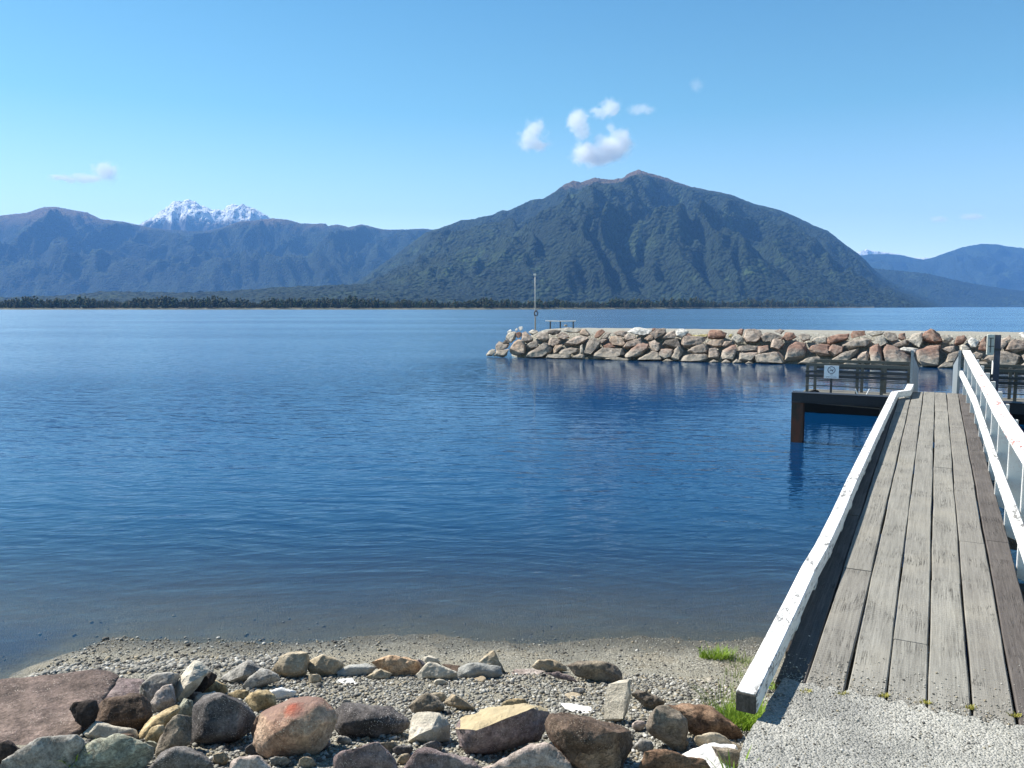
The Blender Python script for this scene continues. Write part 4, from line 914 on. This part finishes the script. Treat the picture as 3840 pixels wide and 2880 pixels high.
# kerb: polyline of its top left edge in photo pixels
KH = .135; KW = .094; KT = .098
kp = [px_local(x * 1.736, y * 1.736, KH) for x, y in ((1589, 1492), (1636, 1406), (1694, 1296), (1732, 1221), (1760, 1176), (1795, 1108), (1827, 1039), (1876, 942), (1925, 846))]
kp.append(np.array([-.42, 15.2, KH + .0])); kp.append(np.array([-.40, 16.1, KH]))
secs = []
for i, p in enumerate(kp):
    kw = KW * (1.0 if i < 8 else 1.15)
    secs.append([(p[0], p[1], KH - KT), (p[0] + kw, p[1], KH - KT), (p[0] + kw, p[1], KH), (p[0], p[1], KH)])
secs[0] = [(q[0], q[1] + (.012 if q[2] < KH - .01 else 0), q[2]) for q in secs[0]]
kerb = MB().strip(secs).build('kerb', P_WHITE, jetty, .005)
e = kp[0]
MB().box(e[0] + .003, e[0] + KW - .003, e[1] - .004, e[1] + .02, KH - KT + .004, KH - .004).build('kerb_end', W_END, kerb, .003)
ks = np.array([p[1] for p in kp]); ka = np.array([p[0] for p in kp])
for i, s_ in enumerate(np.arange(4.75, 15.6, .70)):
    a_ = float(np.interp(s_, ks, ka))
    MB().box(a_ + .004, a_ + KW - .006 + .004 * math.sin(i * 2.1), s_ - .075, s_ + .075, -.062, KH - KT - .002).build('kerb_block', P_WHITE, kerb, .004)
# handrail
def rail_a(s_): return float(np.interp(s_, [4.0, 6.4, 8.8, 16.2], [.588, .578, .531, .444]))
RT = .76
secs = []
for s_ in (3.9, 5.2, 6.4, 7.6, 8.8, 10.5, 12.5, 14.5, 16.22):
    a_ = rail_a(s_); wob = .004 * math.sin(s_ * 1.3)
    secs.append([(a_ + wob, s_, RT - .045), (a_ + .125 + wob, s_, RT - .045), (a_ + .125 + wob, s_, RT), (a_ + wob, s_, RT)])
top = MB().strip(secs).build('top_rail', P_RAIL, jetty, .006)
secs = []
for s_ in (3.9, 5.2, 6.4, 7.6, 8.8, 10.5, 12.5, 14.5, 16.3):
    a_ = float(np.interp(s_, [4, 6.0, 8, 12.7, 16.3], [.575, .566, .546, .534, .452])); 
    secs.append([(a_ - .035, s_, .305), (a_ + .012, s_, .305), (a_ + .012, s_, .40), (a_ - .035, s_, .40)])
MB().strip(secs).build('middle_rail', P_WHITE, jetty, .005)
for i, s_ in enumerate([4.4, 5.44] + [6.49 + 1.05 * k for k in range(10)]):
    a_ = float(np.interp(s_, [4, 6.49, 8.6, 10.7, 12.8, 16.2], [.578, .570, .547, .550, .53, .457]))
    b_ = -.09 + .01 * math.sin(i * 3)
    MB().hexa([(a_ + .014, s_ - .022, b_), (a_ + .168, s_ - .022, b_ - .06), (a_ + .168, s_ + .022, b_ - .06), (a_ + .014, s_ + .022, b_),
               (a_ + .014, s_ - .022, RT - .047), (a_ + .168, s_ - .022, RT - .047), (a_ + .168, s_ + .022, RT - .047), (a_ + .014, s_ + .022, RT - .047)]).build('rail_post', P_POST, jetty, .004)

# ------------------------------------------------------------------ crosshead at the end of the jetty
cross = frame_empty('crosshead')
tag(cross, 'dark navy steel crosshead beam on rusty pile, under the far end of the jetty', 'pier beam')
sB = 15.98
def a_at(px, py, s_):      # across-coordinate of a pixel on the plane y_local = s_
    r = ray(px, py); t = (s_ - (loc_of(CAM)[1])) / (D @ r); return loc_of(CAM + r * t)
lt = a_at(2969, 1471, sB); lb = a_at(2969, 1508, sB)
mb = MB(); aL = lt[0]; zt, zb = lt[2], lb[2]
aR = 4.6
mb.box(aL, aR, sB, sB + .10, zb + .012, zt - .012).box(aL, aR, sB - .03, sB + .20, zt - .012, zt).box(aL, aR, sB - .03, sB + .20, zb, zb + .012)
mb.build('beam', NAVY, cross)
pl = a_at(2969, 1509, sB + .02)[0]; pr = a_at(3014, 1509, sB + .02)[0]
for a_ in (pl, 4.3):
    mb = MB(); w_ = pr - pl
    mb.box(a_, a_ + w_, sB, sB + .014, -3.2, zb - .004).box(a_, a_ + w_, sB + .19, sB + .204, -3.2, zb - .004).box(a_ + w_ / 2 - .008, a_ + w_ / 2 + .008, sB + .014, sB + .19, -3.2, zb - .004)
    mb.box(a_ - .01, a_ + w_ + .01, sB - .012, sB + .21, zb - .004, zb - .001)
    mb.build('pile', RUST, cross)
p1 = a_at(3065, 1512, sB + .12); p2 = a_at(3303, 1533, sB + .12)
MB().tube(p1, p2, .012, n=8).build('brace_rod', GREYW, cross)
p3 = a_at(3310, 1517, sB + .1)
MB().box(p3[0] - .05, p3[0] + .05, sB + .06, sB + .15, -3.2, zb - .006).build('pile', DKST, cross)

# ------------------------------------------------------------------ floating pontoon with fence behind the crosshead
def y_plane_pt(px, py, base):       # pixel on the vertical plane through base, parallel to A
    r = ray(px, py); n_ = np.cross(A, [0, 0, 1.0]); t = ((base - CAM) @ n_) / (r @ n_); return CAM + r * t
PB = at_z(3200, 1556, 0.0)
U0 = float((y_plane_pt(3020, 1380, PB) - PB) @ A)
pont = empty('pontoon', PB)
R4 = Matrix(((A[0], -A[1], 0, 0), (A[1], A[0], 0, 0), (0, 0, 1, 0), (0, 0, 0, 1)))
m_ = R4.copy(); m_.translation = Vector(PB); pont.matrix_world = m_
tag(pont, 'low black floating pontoon with a slatted rail fence, beyond the end of the jetty', 'pontoon')
PT = .37
MB().box(U0 - .22, 5.6, 0, 2.2, -.35, PT - .05).build('float', BLACK, pont, .02)
MB().box(U0 - .24, 5.62, -.02, 2.22, PT - .048, PT).build('deck', GREYW, pont, .004)
zpx = lambda py: float(y_plane_pt(3200, py, PB)[2])
def rails(u0, u1, yy, tone):
    for zc, hh, mt in ((zpx(1375), .075, GREYW), (zpx(1402), .055, DKST), (zpx(1418.5), .070, DKST), (zpx(1429), .020, GREYW), (zpx(1456), .022, GREYW)):
        MB().box(u0, u1, yy - .025, yy + .025, zc - hh / 2, zc + hh / 2).build('fence_rail', mt, pont, .004)
uL1 = float((y_plane_pt(3415, 1380, PB) - PB) @ A); uR0 = float((y_plane_pt(3650, 1400, PB) - PB) @ A)
rails(U0 - .03, uL1, .3, 0); rails(uR0, 5.5, .3, 0)
rails(U0 - .03, uL1, 1.9, 0); rails(uR0, 5.5, 1.9, 0)
for px in (3021, 3211, 3305, 3407, 3816, 3925, 4035):
    u_ = float((y_plane_pt(px, 1400, PB) - PB) @ A)
    for yy in (.36, 1.84): MB().box(u_ - .035, u_ + .035, yy - .025, yy + .025, PT, zpx(1372) - .05).build('fence_post', GREYW, pont, .004)
# mooring odds and ends on the pontoon edge
def on_pont(px, yy=.1):
    u_ = float((y_plane_pt(px, 1480, PB) - PB) @ A); return PB + A * u_ + np.array([-A[1], A[0], 0]) * yy
cl = empty('mooring_cleat', (*on_pont(3232)[:2], PT)); tag(cl, 'pale two-horned mooring cleat on the pontoon edge', 'cleat')
mb = MB(); mb.bar((-.16, 0, .10), (.16, 0, .10), .05, .04); mb.build('base', GREYW, cl, .006)
for sg in (-1, 1): MB().tube((sg * .10, 0, .11), (sg * .17, 0, .26), .018, .012, 8).build('horn', P_POST, cl)
MB().box(-.05, .05, -.05, .05, 0, .085).build('foot', GREYW, cl, .004)
cv = on_pont(3050); mb = MB(); mb.hexa([(-.30, -.1, 0), (.26, -.1, 0), (.26, .25, 0), (-.30, .25, 0), (-.14, -.04, .14), (.06, -.04, .20), (.10, .15, .20), (-.14, .15, .12)])
o = mb.build('fender', BLACK, None, .03); o.location = (cv[0], cv[1], PT); tag(o, 'dark heap like fender lying at the left end of the pontoon', 'fender')

# sign on the pontoon
sp = y_plane_pt(3118, 1395, PB + np.array([-A[1], A[0], 0]) * .22)
sign = empty('sign', (sp[0], sp[1], PT)); m_ = R4.copy(); m_.translation = Vector((sp[0], sp[1], PT)); sign.matrix_world = m_
tag(sign, 'small white prohibition sign with a dark ring on a post, on the pontoon', 'sign')
mm = 6.75e-3
sw, shh = 50 * mm, 47 * mm; zc = float(sp[2]) - PT
WHITE = steel_mat('white_sign_enamel', (.80, .80, .82), None, rough=.4); INK = steel_mat('dark_sign_ink', (.03, .02, .06), None, rough=.5)
MB().box(-sw / 2, sw / 2, -.008, .008, zc - shh / 2, zc + shh / 2).build('board', WHITE, sign, .002)
MB().box(-.025, .025, .010, .05, 0, zc + .1).build('post', DKST, sign, .003)
def flat_mesh(name, polys, par, mat, y=-.0105):
    bm = bmesh.new()
    for pl in polys:
        bm.faces.new([bm.verts.new((x, y, z)) for x, z in pl])
    me = bpy.data.meshes.new(name); bm.to_mesh(me); bm.free(); return link(name, me, mat, par)
k = sw / 50; ring = []
cz = zc + 7 * k; R1, R0 = 13.4 * k, 11.2 * k
for q in range(28):
    t0, t1 = 2 * math.pi * q / 28, 2 * math.pi * (q + 1) / 28
    ring.append([(R0 * math.cos(t0), cz + R0 * math.sin(t0)), (R1 * math.cos(t0), cz + R1 * math.sin(t0)), (R1 * math.cos(t1), cz + R1 * math.sin(t1)), (R0 * math.cos(t1), cz + R0 * math.sin(t1))])
flat_mesh('ring', ring, sign, INK)
sw_ = lambda pts: [(x * k, cz + y * k) for x, y in pts]
flat_mesh('pictogram', [sw_([(-8, -4), (-6, -4.6), (0, -1.5), (5, -3.5), (6.5, -1.5), (3, 1), (0, 1.2), (-3, -.5)]), sw_([(-6.5, 6), (-5.2, 6.6), (0, 2.2), (-1.5, .8)]), sw_([(3.4, 1.2), (5.4, 3.4), (7, 2.4), (6, -.6)]), sw_([(1, -6.2), (6, -7), (7, -5.6), (2, -4.4)])], sign, INK, -.0100)
for txt, zz, sz in (('NO', zc - 10.5 * k, 6.0 * k), ('SWIM OR DIVE', zc - 18.5 * k, 5.6 * k)):
    cu = bpy.data.curves.new('t', 'FONT'); cu.body = txt; cu.size = sz; cu.align_x = 'CENTER'; cu.align_y = 'CENTER'
    t_ = bpy.data.objects.new('t', cu); COL.objects.link(t_)
    me = bpy.data.meshes.new_from_object(t_.evaluated_get(bpy.context.evaluated_depsgraph_get())); bpy.data.objects.remove(t_)
    l = link('lettering', me, INK, sign); l.rotation_euler = (math.pi / 2, 0, 0); l.location = (0, -.0105, zz)

# gangway from the jetty end down to the pontoon
gang = frame_empty('gangway'); tag(gang, 'short gangway with grey steel side panels, sloping from jetty end to pontoon', 'gangway')
gA = float(loc_of(at_y(3417, 1400, 14.3))[0]); 
def panel(px_n, px_f, yt_n, yt_f, sgn):
    s_n, s_f = 16.2, 21.9
    r = a_at(px_n, yt_n, s_n); f = a_at(px_f, yt_f, s_f)
    mb = MB(); w_ = .018
    mb.hexa([(r[0], s_n, r[2] - .74), (r[0] + sgn * w_, s_n, r[2] - .74), (f[0] + sgn * w_, s_f, f[2] - .74), (f[0], s_f, f[2] - .74), (r[0], s_n, r[2]), (r[0] + sgn * w_, s_n, r[2]), (f[0] + sgn * w_, s_f, f[2]), (f[0], s_f, f[2])])
    o = mb.build('side_panel', GALV, gang)
    MB().bar((r[0] + sgn * .01, s_n - .02, r[2] + .022), (f[0] + sgn * .01, s_f, f[2] + .022), .05, .04).build('handrail', DKST, gang, .006)
    MB().box(r[0] - .022, r[0] + .022, s_n - .05, s_n - .004, r[2] - .76, r[2] + .04).build('end_post', GALV, gang, .004)
    return r, f
l0, l1 = panel(3422, 3446, 1322, 1381, -1); r0, r1 = panel(3600, 3575, 1322, 1368, 1)
MB().hexa([(l0[0] + .02, 16.2, l0[2] - .78), (r0[0] - .02, 16.2, l0[2] - .78), (r1[0] - .02, 21.9, l1[2] - .78), (l1[0] + .02, 21.9, l1[2] - .78), (l0[0] + .02, 16.2, l0[2] - .74), (r0[0] - .02, 16.2, l0[2] - .74), (r1[0] - .02, 21.9, l1[2] - .74), (l1[0] + .02, 21.9, l1[2] - .74)]).build('walkway', GREYW, gang)

# guide post with a box, right of the handrail
gp = y_plane_pt(3735, 1400, PB + np.array([-A[1], A[0], 0]) * (-.25)); mmp = float((gp - CAM) @ FWD) / F
post = empty('guide_post', (gp[0], gp[1], 0)); m_ = R4.copy(); m_.translation = Vector((gp[0], gp[1], 0)); post.matrix_world = m_
tag(post, 'tall dark steel mooring post with a pale box on its left side', 'post')
zt_ = float(gp[2]) + (1400 - 1256) * mmp
mb = MB(); w_ = 9.5 * mmp
mb.box(-w_, w_, -w_, -w_ + .012, -1.6, zt_).box(-w_, w_, w_ - .012, w_, -1.6, zt_).box(-.008, .008, -w_ + .012, w_ - .012, -1.6, zt_)
mb.build('column', steel_mat('violet_grey_steel', (.07, .07, .10), (.20, .19, .22), (.5, .7)), post)
bx = MB().box(-35 * mmp, -11 * mmp, -.08, .10, zt_ - 76 * mmp, zt_ + 2 * mmp).build('box', steel_mat('cream_plastic', (.55, .55, .50), None), post, .012)
MB().box(-25 * mmp, -22.5 * mmp, -.092, -.082, zt_ - 66 * mmp, zt_ - 12 * mmp).build('slot', DKST, bx)
MB().box(-29 * mmp, -14 * mmp, -.092, -.082, zt_ - 13 * mmp, zt_ - 10.5 * mmp).build('slot', DKST, bx)
MB().box(-30 * mmp, -12 * mmp, -.092, -.082, zt_ - 43.5 * mmp, zt_ - 41 * mmp).build('slot', DKST, bx)
MB().tube((-12 * mmp, -.02, .2), (-12 * mmp, -.02, zt_ - 96 * mmp), 3.2 * mmp, n=12).build('tube', P_POST, post, smooth=True)
for zz in (1410, 1430): MB().box(-26 * mmp, -8 * mmp, -.05, .02, float(gp[2]) - (zz - 1400) * mmp - .04, float(gp[2]) - (zz - 1400) * mmp + .04).build('bracket', DKST, post, .004)
MB().box(-14 * mmp, w_ + .012, -w_ - .012, w_ + .012, zt_ - 58 * mmp, zt_ - 50 * mmp).build('collar', DKST, post, .004)

# ------------------------------------------------------------------ things on the breakwater
def bw_top(px, n_):
    r = ray(px, 1300); q = BW0 + BN * n_; nn = BN; t = ((q - CAM) @ nn) / (r @ nn); p = CAM + r * t; return np.array([p[0], p[1], 1.36])
lp = bw_top(2006, 5.6); k = lp[1] / F
lamp = empty('light_pole', lp); tag(lamp, 'thin tall light pole with a white box on top, standing on the breakwater end', 'light pole')
zt_ = 2.6 - (1031 - 1149.7) * k - 1.36
MB().tube((0, 0, -.1), (-.0, 0, zt_), .030, .022, 10).build('pole', steel_mat('pale_galvanised_pole', (.42, .42, .42), None), lamp, smooth=True)
MB().box(-.085, .060, -.06, .06, zt_ - .05, zt_ + .055).build('lamp_head', P_POST, lamp, .008)
MB().tube((.045, .02, -.1), (.045, .02, .62), .016, n=8).build('stake', DKST, lamp)
MB().bar((.02, -.02, zt_ * .327), (.16, -.02, zt_ * .345), .05, .03).build('arm', steel_mat('brown_bracket', (.20, .12, .08), None), lamp)
bm = bmesh.new(); n1, n2, R_, r_ = 22, 8, .105, .028
vs = [[bm.verts.new(((R_ + r_ * math.cos(b)) * math.cos(a), r_ * math.sin(b), (R_ + r_ * math.cos(b)) * 1.22 * math.sin(a))) for b in np.linspace(0, 2 * math.pi, n2, endpoint=False)] for a in np.linspace(0, 2 * math.pi, n1, endpoint=False)]
for i in range(n1):
    for j in range(n2): bm.faces.new([vs[i][j], vs[(i + 1) % n1][j], vs[(i + 1) % n1][(j + 1) % n2], vs[i][(j + 1) % n2]])
me = bpy.data.meshes.new('life_ring'); bmesh.ops.recalc_face_normals(bm, faces=bm.faces[:]); bm.to_mesh(me); bm.free()
lr = link('life_ring', me, steel_mat('dark_ring_rubber', (.035, .035, .06), None), loc=(lp[0] + .055, lp[1] - .07, 2.6 - (1175.5 - 1149.7) * k))
tag(lr, 'dark life ring hanging low on the light pole', 'life ring')
bp = bw_top(2101, 5.6); k = bp[1] / F
bench = empty('bench', bp); m_ = Matrix.Rotation(math.atan2(BU[1], BU[0]) * .4, 4, 'Z'); m_.translation = Vector(bp); bench.matrix_world = m_
tag(bench, 'long low white topped bench with three legs on the breakwater', 'bench')
zs = 2.6 - (1203.5 - 1149.7) * k - 1.36
secs = []
for x_, dz in ((-56, .012), (-40, .004), (-12, -.010), (18, -.008), (40, .006), (57, .004)):
    secs.append([(x_ * k, -.17, zs + dz - .022), (x_ * k, .17, zs + dz - .022), (x_ * k, .17, zs + dz + .022), (x_ * k, -.17, zs + dz + .022)])
MB().strip(secs).build('seat', P_POST, bench)
for x_ in (-38, 0, 48):
    mb = MB(); mb.box(x_ * k - .025, x_ * k + .025, -.13, .13, -.1, zs - .05); mb.box(x_ * k - .06, x_ * k + .06, -.15, .15, zs - .050, zs - .024); mb.build('leg', W_BEAM, bench)
sb = bw_top(2121, 5.3)
o = make_rock('stone', [(2113, 1224), (2115, 1219), (2121, 1216.5), (2127, 1219), (2128, 1224)], lambda x, y: float((sb - CAM) @ FWD), .2, BM['g'], voxel=.02, smooth=1)
tag(o, 'single small stone lying under the breakwater bench', 'stone')
# ------------------------------------------------------------------ chip-seal path
def lw(a, s, h=0.0): return dk(a, s, h)
PZ = PATH_Z + .006
edge = []
for i, a_ in enumerate(np.linspace(-.60, .62, 46)):
    s_ = 4.045 + .022 * math.sin(i * 1.7) + .016 * math.sin(i * 4.1 + 1) + random.uniform(-.008, .008)
    q = lw(a_, s_); edge.append((q[0], q[1]))
left = [at_z(x, y, PZ)[:2] for x, y in ((2735, 3000), (2768, 2880), (2796, 2772), (2822, 2722), (2862, 2667), (2885, 2625))]
left = [(p[0] + .006 * math.sin(i * 5), p[1]) for i, p in enumerate(left)]
lfine = []
for (x0, y0), (x1, y1) in zip(left[:-1], left[1:]):
    for t in np.linspace(0, 1, 9)[:-1]:
        lfine.append((x0 + (x1 - x0) * t + random.uniform(-.005, .005), y0 + (y1 - y0) * t))
poly = [(left[0][0], -3.0)] + lfine + [left[-1]] + edge + [(6.0, 2.2), (6.0, -3.0)]
bm = bmesh.new()
tv = [bm.verts.new((x, y, PZ)) for x, y in poly]; bv = [bm.verts.new((x, y, PZ - .2)) for x, y in poly]
bm.faces.new(tv[::-1]); n_ = len(poly)
for i in range(n_): bm.faces.new([tv[i], tv[(i + 1) % n_], bv[(i + 1) % n_], bv[i]])
bmesh.ops.recalc_face_normals(bm, faces=bm.faces[:]); bmesh.ops.triangulate(bm, faces=[f for f in bm.faces if len(f.verts) > 4])
me = bpy.data.meshes.new('path'); bm.to_mesh(me); bm.free()
m = NT('chip_seal'); P = m.pos()
v1 = m.n('ShaderNodeTexVoronoi', {'Vector': P, 'Scale': 85.0}); v2 = m.n('ShaderNodeTexVoronoi', {'Vector': P, 'Scale': 190.0}); big = m.noise(P, 2.4, 5, .65); med = m.noise(P, 12, 4, .6)
r1 = m.sep(v1.outputs['Color'])[0]; r2 = m.sep(v2.outputs['Color'])[0]
col = m.ramp(r2, [(0, (.22, .216, .195)), (.5, (.35, .345, .31)), (1, (.47, .46, .42))])
chips = m.ramp(r1, [(0, (.10, .10, .092)), (.12, (.17, .165, .15)), (.3, (.33, .325, .295)), (.75, (.44, .43, .39)), (.92, (.42, .41, .385)), (1, (.52, .51, .48))])
col = m.mix(m.mapr(med, .38, .60, .15, .65), col, chips)
col = m.mix(m.ramp(big, [(.38, .75), (.60, 0)]), col, m.mix(1.0, col, (.55, .56, .58), 'MULTIPLY'))
hh = m.math('ADD', m.math('MULTIPLY', v1.outputs['Distance'], -1.0), m.math('MULTIPLY', v2.outputs['Distance'], -.4))
path = link('path', me, m.finish(col, .92, m.bump(hh, .010, .8), .3)); tag(path, kind='structure')

# ------------------------------------------------------------------ loose pebbles
_ico = bmesh.new(); bmesh.ops.create_icosphere(_ico, subdivisions=1, radius=1.0)
ICV = np.array([v.co[:] for v in _ico.verts]); ICF = np.array([[v.index for v in f.verts] for f in _ico.faces]); _ico.free()
SHAPES = []
for k in range(24):
    r = np.random.default_rng(100 + k); s_ = np.array([1, r.uniform(.6, .95), r.uniform(.42, .75)])
    SHAPES.append(ICV * (1 + r.normal(size=(len(ICV), 1)) * .14) * s_)
PEB = []
for nm, c in (('grey_pebble', (.22, .213, .19)), ('light_pebble', (.36, .35, .315)), ('dark_pebble', (.09, .086, .08)), ('tan_pebble', (.29, .25, .18)), ('white_pebble', (.52, .51, .47))):
    m = NT(nm); v = m.noise(m.pos(), 60, 3, .6); PEB.append(m.finish(m.mix(m.mapr(v, .3, .7), tuple(.7 * q for q in c), tuple(1.2 * q for q in c)), .9, None, .25))
def scatter(name, xyz, rad, label, w_=(5, 3, 2, 1.2, .5), sink=.15):
    n = len(xyz); V = np.empty((n, len(ICV), 3)); which = rng.integers(0, 24, n)
    yaw = rng.uniform(0, 6.283, n); tx = rng.normal(0, .3, n); S = np.array(SHAPES)[which] * np.asarray(rad)[:, None, None]
    c, s_ = np.cos(tx)[:, None], np.sin(tx)[:, None]; y, z = S[..., 1] * c - S[..., 2] * s_, S[..., 1] * s_ + S[..., 2] * c
    c, s_ = np.cos(yaw)[:, None], np.sin(yaw)[:, None]; V[..., 0] = S[..., 0] * c - y * s_; V[..., 1] = S[..., 0] * s_ + y * c; V[..., 2] = z
    V += np.asarray(xyz)[:, None, :]; V[..., 2] += (np.asarray(rad) * (.5 - sink))[:, None]
    f = (ICF[None] + (np.arange(n) * len(ICV))[:, None, None]).reshape(-1, 3)
    me = mesh_np(name, V.reshape(-1, 3), f)
    for q in PEB: me.materials.append(q)
    p = np.array(w_, float); mi = rng.choice(5, n, p=p / p.sum())
    me.polygons.foreach_set('material_index', np.repeat(mi, len(ICF)).astype(np.int32))
    return tag(link(name, me), label, 'gravel', kind='stuff')
def on_ground(x, y): return np.stack([x, y, ground_z(x, y)], 1)
n = 20000; x = rng.uniform(-2.2, 1.75, n); y = rng.uniform(3.15, 5.32, n) ; keep = y < 5.22 - .10 * np.abs(np.sin(x * 3)) - np.clip(x - .9, 0, 1) * .55
keep &= ~((x < -1.7) & (y > 5.0))
x, y = x[keep], y[keep]
scatter('gravel', on_ground(x, y), np.clip(rng.lognormal(math.log(.0092), .28, len(x)), .005, .02), 'loose grey gravel bed between the foreground rocks')
n = 9000; x = rng.uniform(-3.3, 1.9, n); y = 4.75 + 1.38 * rng.random(n)
rad = np.clip(rng.lognormal(math.log(.0042), .45, n), .002, .02); bigl = (x < -1.2); rad[bigl] *= 1.35
scatter('beach_pebbles', on_ground(x, y), rad, 'small scattered pebbles on the grey beach at the water edge', (4, 2, 3, 1.5, .5))
n = 2600; t = rng.random(n); x = -3.25 + 1.65 * t + rng.normal(0, .05, n); y = 5.28 + .22 * t + rng.normal(0, .09, n)
scatter('pebble_bank', on_ground(x, y), np.clip(rng.lognormal(math.log(.0115), .38, n), .005, .026), 'bank of pale flat pebbles behind the huge brown slab', (6, 3.5, 2, .8, .25))
n = 90; x = rng.uniform(-4.0, 1.5, n); y = rng.uniform(5.9, 6.7, n); rad = rng.uniform(.006, .02, n); rad[x > -1.5] *= .6
scatter('shallow_stones', on_ground(x, y), rad, 'scattered dark pebbles lying in the shallow water', (3, 1, 5, 1, .2))
# chips on the path and swept onto the plank ends
n = 5200; x = rng.uniform(.8, 3.0, n); y = rng.uniform(2.6, 4.0, n)
lx = np.interp(y, [p[1] for p in left], [p[0] for p in left]); q = np.stack([x, y, np.full(n, PZ)], 1)
sl = (q - ORG) @ D; al = (q - ORG) @ A; k = (x > lx + .01) & (sl < 4.03)
q = q[k]
scatter('loose_chips', q, np.clip(rng.lognormal(math.log(.0036), .35, len(q)), .002, .008), 'loose stone chips lying on the path', (4, 3, 2.5, .8, 1.6))
n = 1900; a_ = rng.uniform(-.62, .6, n); s_ = 4.02 + rng.exponential(.10, n); h_ = .001
gap = np.min(np.abs(a_[:, None] - np.array(edges)[None]), 1); k = (gap > .012) & (s_ < 5.2)
q = np.array([lw(i, j, h_) for i, j in zip(a_[k], s_[k])])
scatter('swept_chips', q, np.clip(rng.lognormal(math.log(.0034), .35, len(q)), .0018, .007), 'stone chips swept onto the near ends of the deck boards', (4, 4, 2, 1.5, 1.5))

# ------------------------------------------------------------------ grass
def leaf_mat(name, c1, c2):
    m = NT(name); v = m.noise(m.pos(), 40, 3, .6)
    col = m.mix(m.mapr(v, .3, .7), c1, c2)
    b = m.n('ShaderNodeBsdfPrincipled', {'Base Color': col, 'Roughness': .6, 'Specular IOR Level': .3}); t = m.n('ShaderNodeBsdfTranslucent', {'Color': col})
    s_ = m.n('ShaderNodeMixShader', {0: .35, 1: b.outputs[0], 2: t.outputs[0]}); m.n('ShaderNodeOutputMaterial', {'Surface': s_.outputs[0]})
    return m.mat
GR = leaf_mat('bright_grass', (.15, .27, .025), (.29, .40, .06)); GR2 = leaf_mat('olive_grass', (.12, .17, .035), (.22, .27, .08)); GY = leaf_mat('yellow_weed', (.30, .27, .05), (.42, .40, .10))
def tuft(name, c, rx, ry, n, hmin, hmax, wd, mat, label, cat='grass', group=None, lean=.55, base=None):
    V = []; Fc = []; nv = 0; c = np.asarray(c, float)
    for i in range(n):
        t = random.uniform(0, 6.283); rr = math.sqrt(random.random()); x = rx * rr * math.cos(t); y = ry * rr * math.sin(t)
        g = gz(c[0] + x, c[1] + y) - c[2] if base is None else 0.0
        hh = random.uniform(hmin, hmax); dr = random.gauss(0, 1) + math.atan2(y, x) if rr > .3 else random.uniform(0, 6.283)
        ln = hh * random.uniform(.25, 1.0) * lean * 1.6; dx, dy = math.cos(dr) * ln, math.sin(dr) * ln
        sx, sy = -math.sin(dr + random.uniform(-.6, .6)) * wd, math.cos(dr) * wd; b = nv
        for k, f in enumerate((0, .4, .75, 1.0)):
            px_, py_, pz_ = x + dx * f * f, y + dy * f * f, g - .008 + hh * (f - .22 * lean * f * f)
            if k < 3:
                q = 1 - .45 * f; V += [(px_ - sx * q, py_ - sy * q, pz_), (px_ + sx * q, py_ + sy * q, pz_)]
            else: V.append((px_, py_, pz_))
        Fc += [(b, b + 1, b + 3), (b, b + 3, b + 2), (b + 2, b + 3, b + 5), (b + 2, b + 5, b + 4), (b + 4, b + 5, b + 6)]; nv += 7
    o = link(name, mesh_np(name, V, Fc), mat, loc=c); return tag(o, label, cat, group)
g = ground_hit(2805, 2715); tuft('grass_tuft', g, .15, .17, 1000, .05, .11, .0036, GR, 'thick bright green grass clump under the near end of the white kerb')
g = ground_hit(2735, 2645); tuft('grass_tuft', g, .16, .12, 90, .08, .20, .0022, GR2, 'thin olive grass blades reaching left of the bright clump by the kerb', lean=.9)
g = ground_hit(2690, 2468); tuft('grass_tuft', g, .13, .06, 260, .04, .11, .0032, GR, 'spiky green grass tuft on the open beach near the kerb')
g = ground_hit(2775, 2492); tuft('grass_tuft', g, .10, .10, 70, .04, .10, .0024, GR2, 'sparse low grass between the beach tuft and the white kerb')
g = ground_hit(2755, 2540); tuft('grass_tuft', g, .09, .08, 45, .03, .09, .0022, GR2, 'few short grass blades on gravel halfway along the near kerb')
g = ground_hit(2893, 2588); tuft('grass_tuft', g, .05, .06, 60, .05, .11, .0026, GR, 'small grass tuft in the gap between kerb and deck')
g = at_z(2772, 2875, PZ - .02); tuft('weed', (g[0] - .03, g[1] - .02, PZ - .10), .04, .04, 26, .10, .17, .0050, GR, 'small leafy weed beside the white slab at the path edge', 'weed', base=0)
g = at_z(268, 2878, .62); tuft('weed', g, .03, .03, 26, .05, .11, .0055, GR, 'small green weed among the rocks in the bottom left corner', 'weed', base=0)
for (px, py), nm in zip(((3022, 2592), (3160, 2600), (3312, 2608), (3470, 2632), (3644, 2652), (3806, 2680)), ('the leftmost deck gap', 'the second deck gap from the kerb', 'the third deck gap from the kerb', 'the fourth deck gap from the kerb', 'the second deck gap from the handrail', 'the deck gap nearest the handrail')):
    g = at_z(px, py, PZ + .002); tuft('moss_clump', g, .028, .012, 46, .006, .022, .0030, GY, 'small yellow moss clump at the near end of ' + nm, 'moss', 'moss clumps at the plank ends', base=0)
